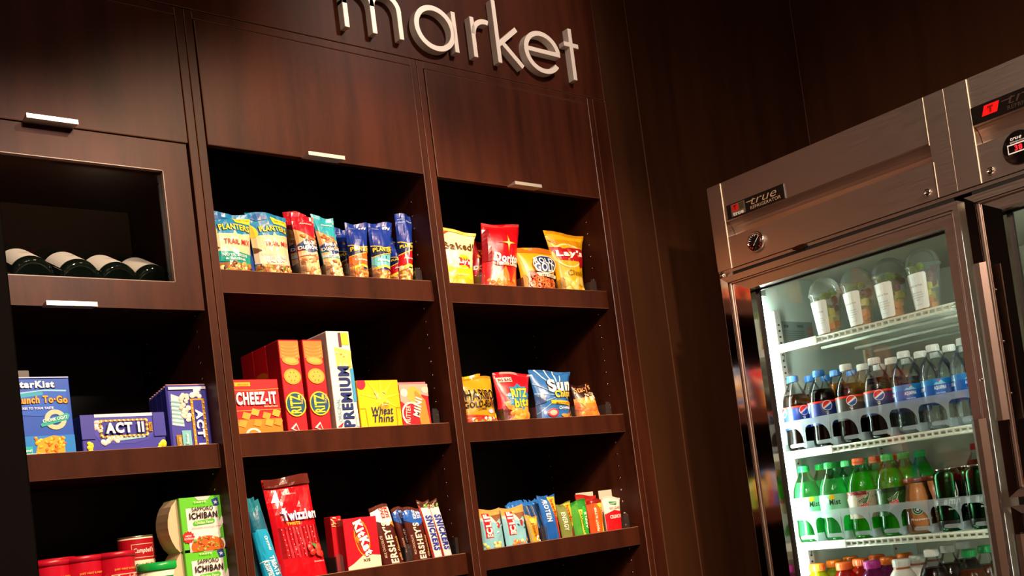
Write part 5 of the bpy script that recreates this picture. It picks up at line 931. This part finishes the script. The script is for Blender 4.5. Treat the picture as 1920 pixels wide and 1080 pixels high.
# lane fronts of the bottle organisers
for si, (z, nm) in enumerate(((SH[1], 'second'), (SH[2], 'third'))):
    og = empty('bottle_organiser', pos(0, 0, 0), (0, 0, -PI / 2), 'frosted clear lane organiser along the front of the %s shelf' % nm, 'organiser')
    for k in range(7):
        xc = (XS[k] if si == 0 else XS[k] - .007); x0 = xc - .0415; x1 = x0 + .0828
        if k == 6: x1 = min(x1, .652)
        pl = MB(); F_ = lambda P: pl.prism(P, .0915, .0929, M_FROST)
        F_([(x0, z + .0630), (x1, z + .0630), (x1, z + .0800), (x0, z + .0800)]); F_([(x0, z + .0010), (x0 + .0045, z + .0010), (x0 + .0045, z + .0630), (x0, z + .0630)])
        F_([(x0 + .0045, z + .0630), (x0 + .0045, z + .0490), (x0 + .008, z + .0580), (x0 + .014, z + .0630)])
        F_([(x1 - .040, z + .0630)] + [(x1 - .040 + .036 * math.sin(t * PI / 12), z + .0630 - .040 * (1 - math.cos(t * PI / 12))) for t in range(1, 7)] + [(x1 - .001, z + .0090), (x1 - .001, z + .0630)])
        F_([(x1 - .001, z + .0090), (x1 - .040, z + .0090)] + [(x1 - .042 - .006 * math.sin(t * PI / 6), z + .0140 - .005 * math.cos(t * PI / 6)) for t in range(1, 6)] + [(x1 - .040, z + .0190), (x1 - .004, z + .0190), (x1 - .001, z + .0230)])
        pl.prism(ell(x0 + .0010, z + .0110, .0065, .0065, 14), .0890, .0912, M_FROST); pl.build('lane_front', og)
        MB().box(x0 + .001, x0 + .0022, .0932, .55, z + .001, z + .022, M_FROST).build('lane_wall', og)
# fruit cups
M_CUP = clear('cup_plastic', (.96, .98, .98), .7, .10, haze=.26, hazec=(.85, .84, .78), ior=1.3)
for i, (x, lb) in enumerate(((.232, 'leftmost of the four domed fruit cups'), (.329, 'second domed fruit cup from the left'), (.419, 'third domed fruit cup from the left'), (.509, 'rightmost of the four domed fruit cups'))):
    y = .125
    r = empty('fruit_cup', pos(x, y, SH[0]), (0, 0, -PI / 2), lb + ' with white label', 'fruit cup', 'fruit cups on the top refrigerator shelf')
    MB().lathe([(.0, .001), (.026, 0), (.0275, .002), (.0385, .104), (.0400, .106), (.0400, .108)], M_CUP, 32, cap=False).build('cup', r)
    MB().lathe([(.0415, .1045), (.0422, .107), (.0415, .1100), (.0400, .1105)] + [(.0400 * math.cos(t * PI / 16), .1105 + .040 * math.sin(t * PI / 16)) for t in range(1, 8)] + [(.004, .1500)], M_CUP, 32, cap=False).build('dome_lid', r)
    fm = {'g': mat('#9cb428', .25), 'r': mat('#6c1c1c', .25), 'o': mat('#e08c1c', .35), 'y': mat('#c8c048', .3)}
    random.seed(40 + i)
    for k in range(46):
        zz = .010 + .100 * (k / 46) + random.uniform(-.004, .004); R = .0275 + .011 * zz / .104 - .0095; a = random.uniform(0, 2 * PI); rr = R * math.sqrt(random.uniform(.35, 1)); X_, Y_ = rr * math.sin(a), -rr * math.cos(a)
        right = math.sin(a - math.radians(10)) > .3
        ky = 'o' if zz < .035 else ('y' if zz < .062 else ('r' if (right and zz < .098) else 'g'))
        b = MB(); s_ = .0085; ph = random.uniform(0, 3)
        if ky in 'oy': bm = bmesh.new(); bmesh.ops.create_cube(bm, size=s_ * 1.7)
        else: bm = bmesh.new(); bmesh.ops.create_icosphere(bm, subdivisions=2, radius=s_)
        bm.verts.index_update(); V = [(v.co.x * math.cos(ph) - v.co.y * math.sin(ph) + X_, v.co.x * math.sin(ph) + v.co.y * math.cos(ph) + Y_, v.co.z * 1.1 + zz) for v in bm.verts]; F2 = [[v.index for v in f.verts] for f in bm.faces]; bm.free()
        b.add(V, F2, fm[ky], ky not in 'oy'); b.build({'g': 'green_grape', 'r': 'red_grape', 'o': 'melon_chunk', 'y': 'melon_chunk'}[ky], r)
    a = (-.98, .62); 
    def S(u, v, off, a=a):
        z = .004 + .084 * v; R = .0281 + .011 * z / .104 + off; t = a[0] + (a[1] - a[0]) * u; return (R * math.sin(t), -R * math.cos(t), z)
    w = .034 * 1.6; rc = [(.06, 0), (.94, 0), (1, .04), (1, .96), (.94, 1), (.06, 1), (0, .96), (0, .04)]
    b = paint(r, 'paper_label', [('p', rc, '#e8e8e4')], w, .084, S, (8, 4), .6)['_top']
    paint(r, 'label_lettering', [('t', 'Fresh Cut Fruit', .5, .66, .62, .085, '#3c4440', {'bold': .0}), ('a', .5, .86, .06, .07, 0, 2 * PI, '#b8c8c0', 1)] + [('t', s_, .5, .46 - .07 * k, l_, .05, '#8c948c') for k, (s_, l_) in enumerate((('fresh seasonal', .5), ('melon, grapes and', .62), ('berries prepared', .56), ('daily', .2)))] + [('t', 'keep chilled', .5, .12, .34, .045, '#8c948c')], w, .084, S, (8, 4), .6, base=b + .0002)
for o in D.objects:
    if '_top' in o: del o['_top']
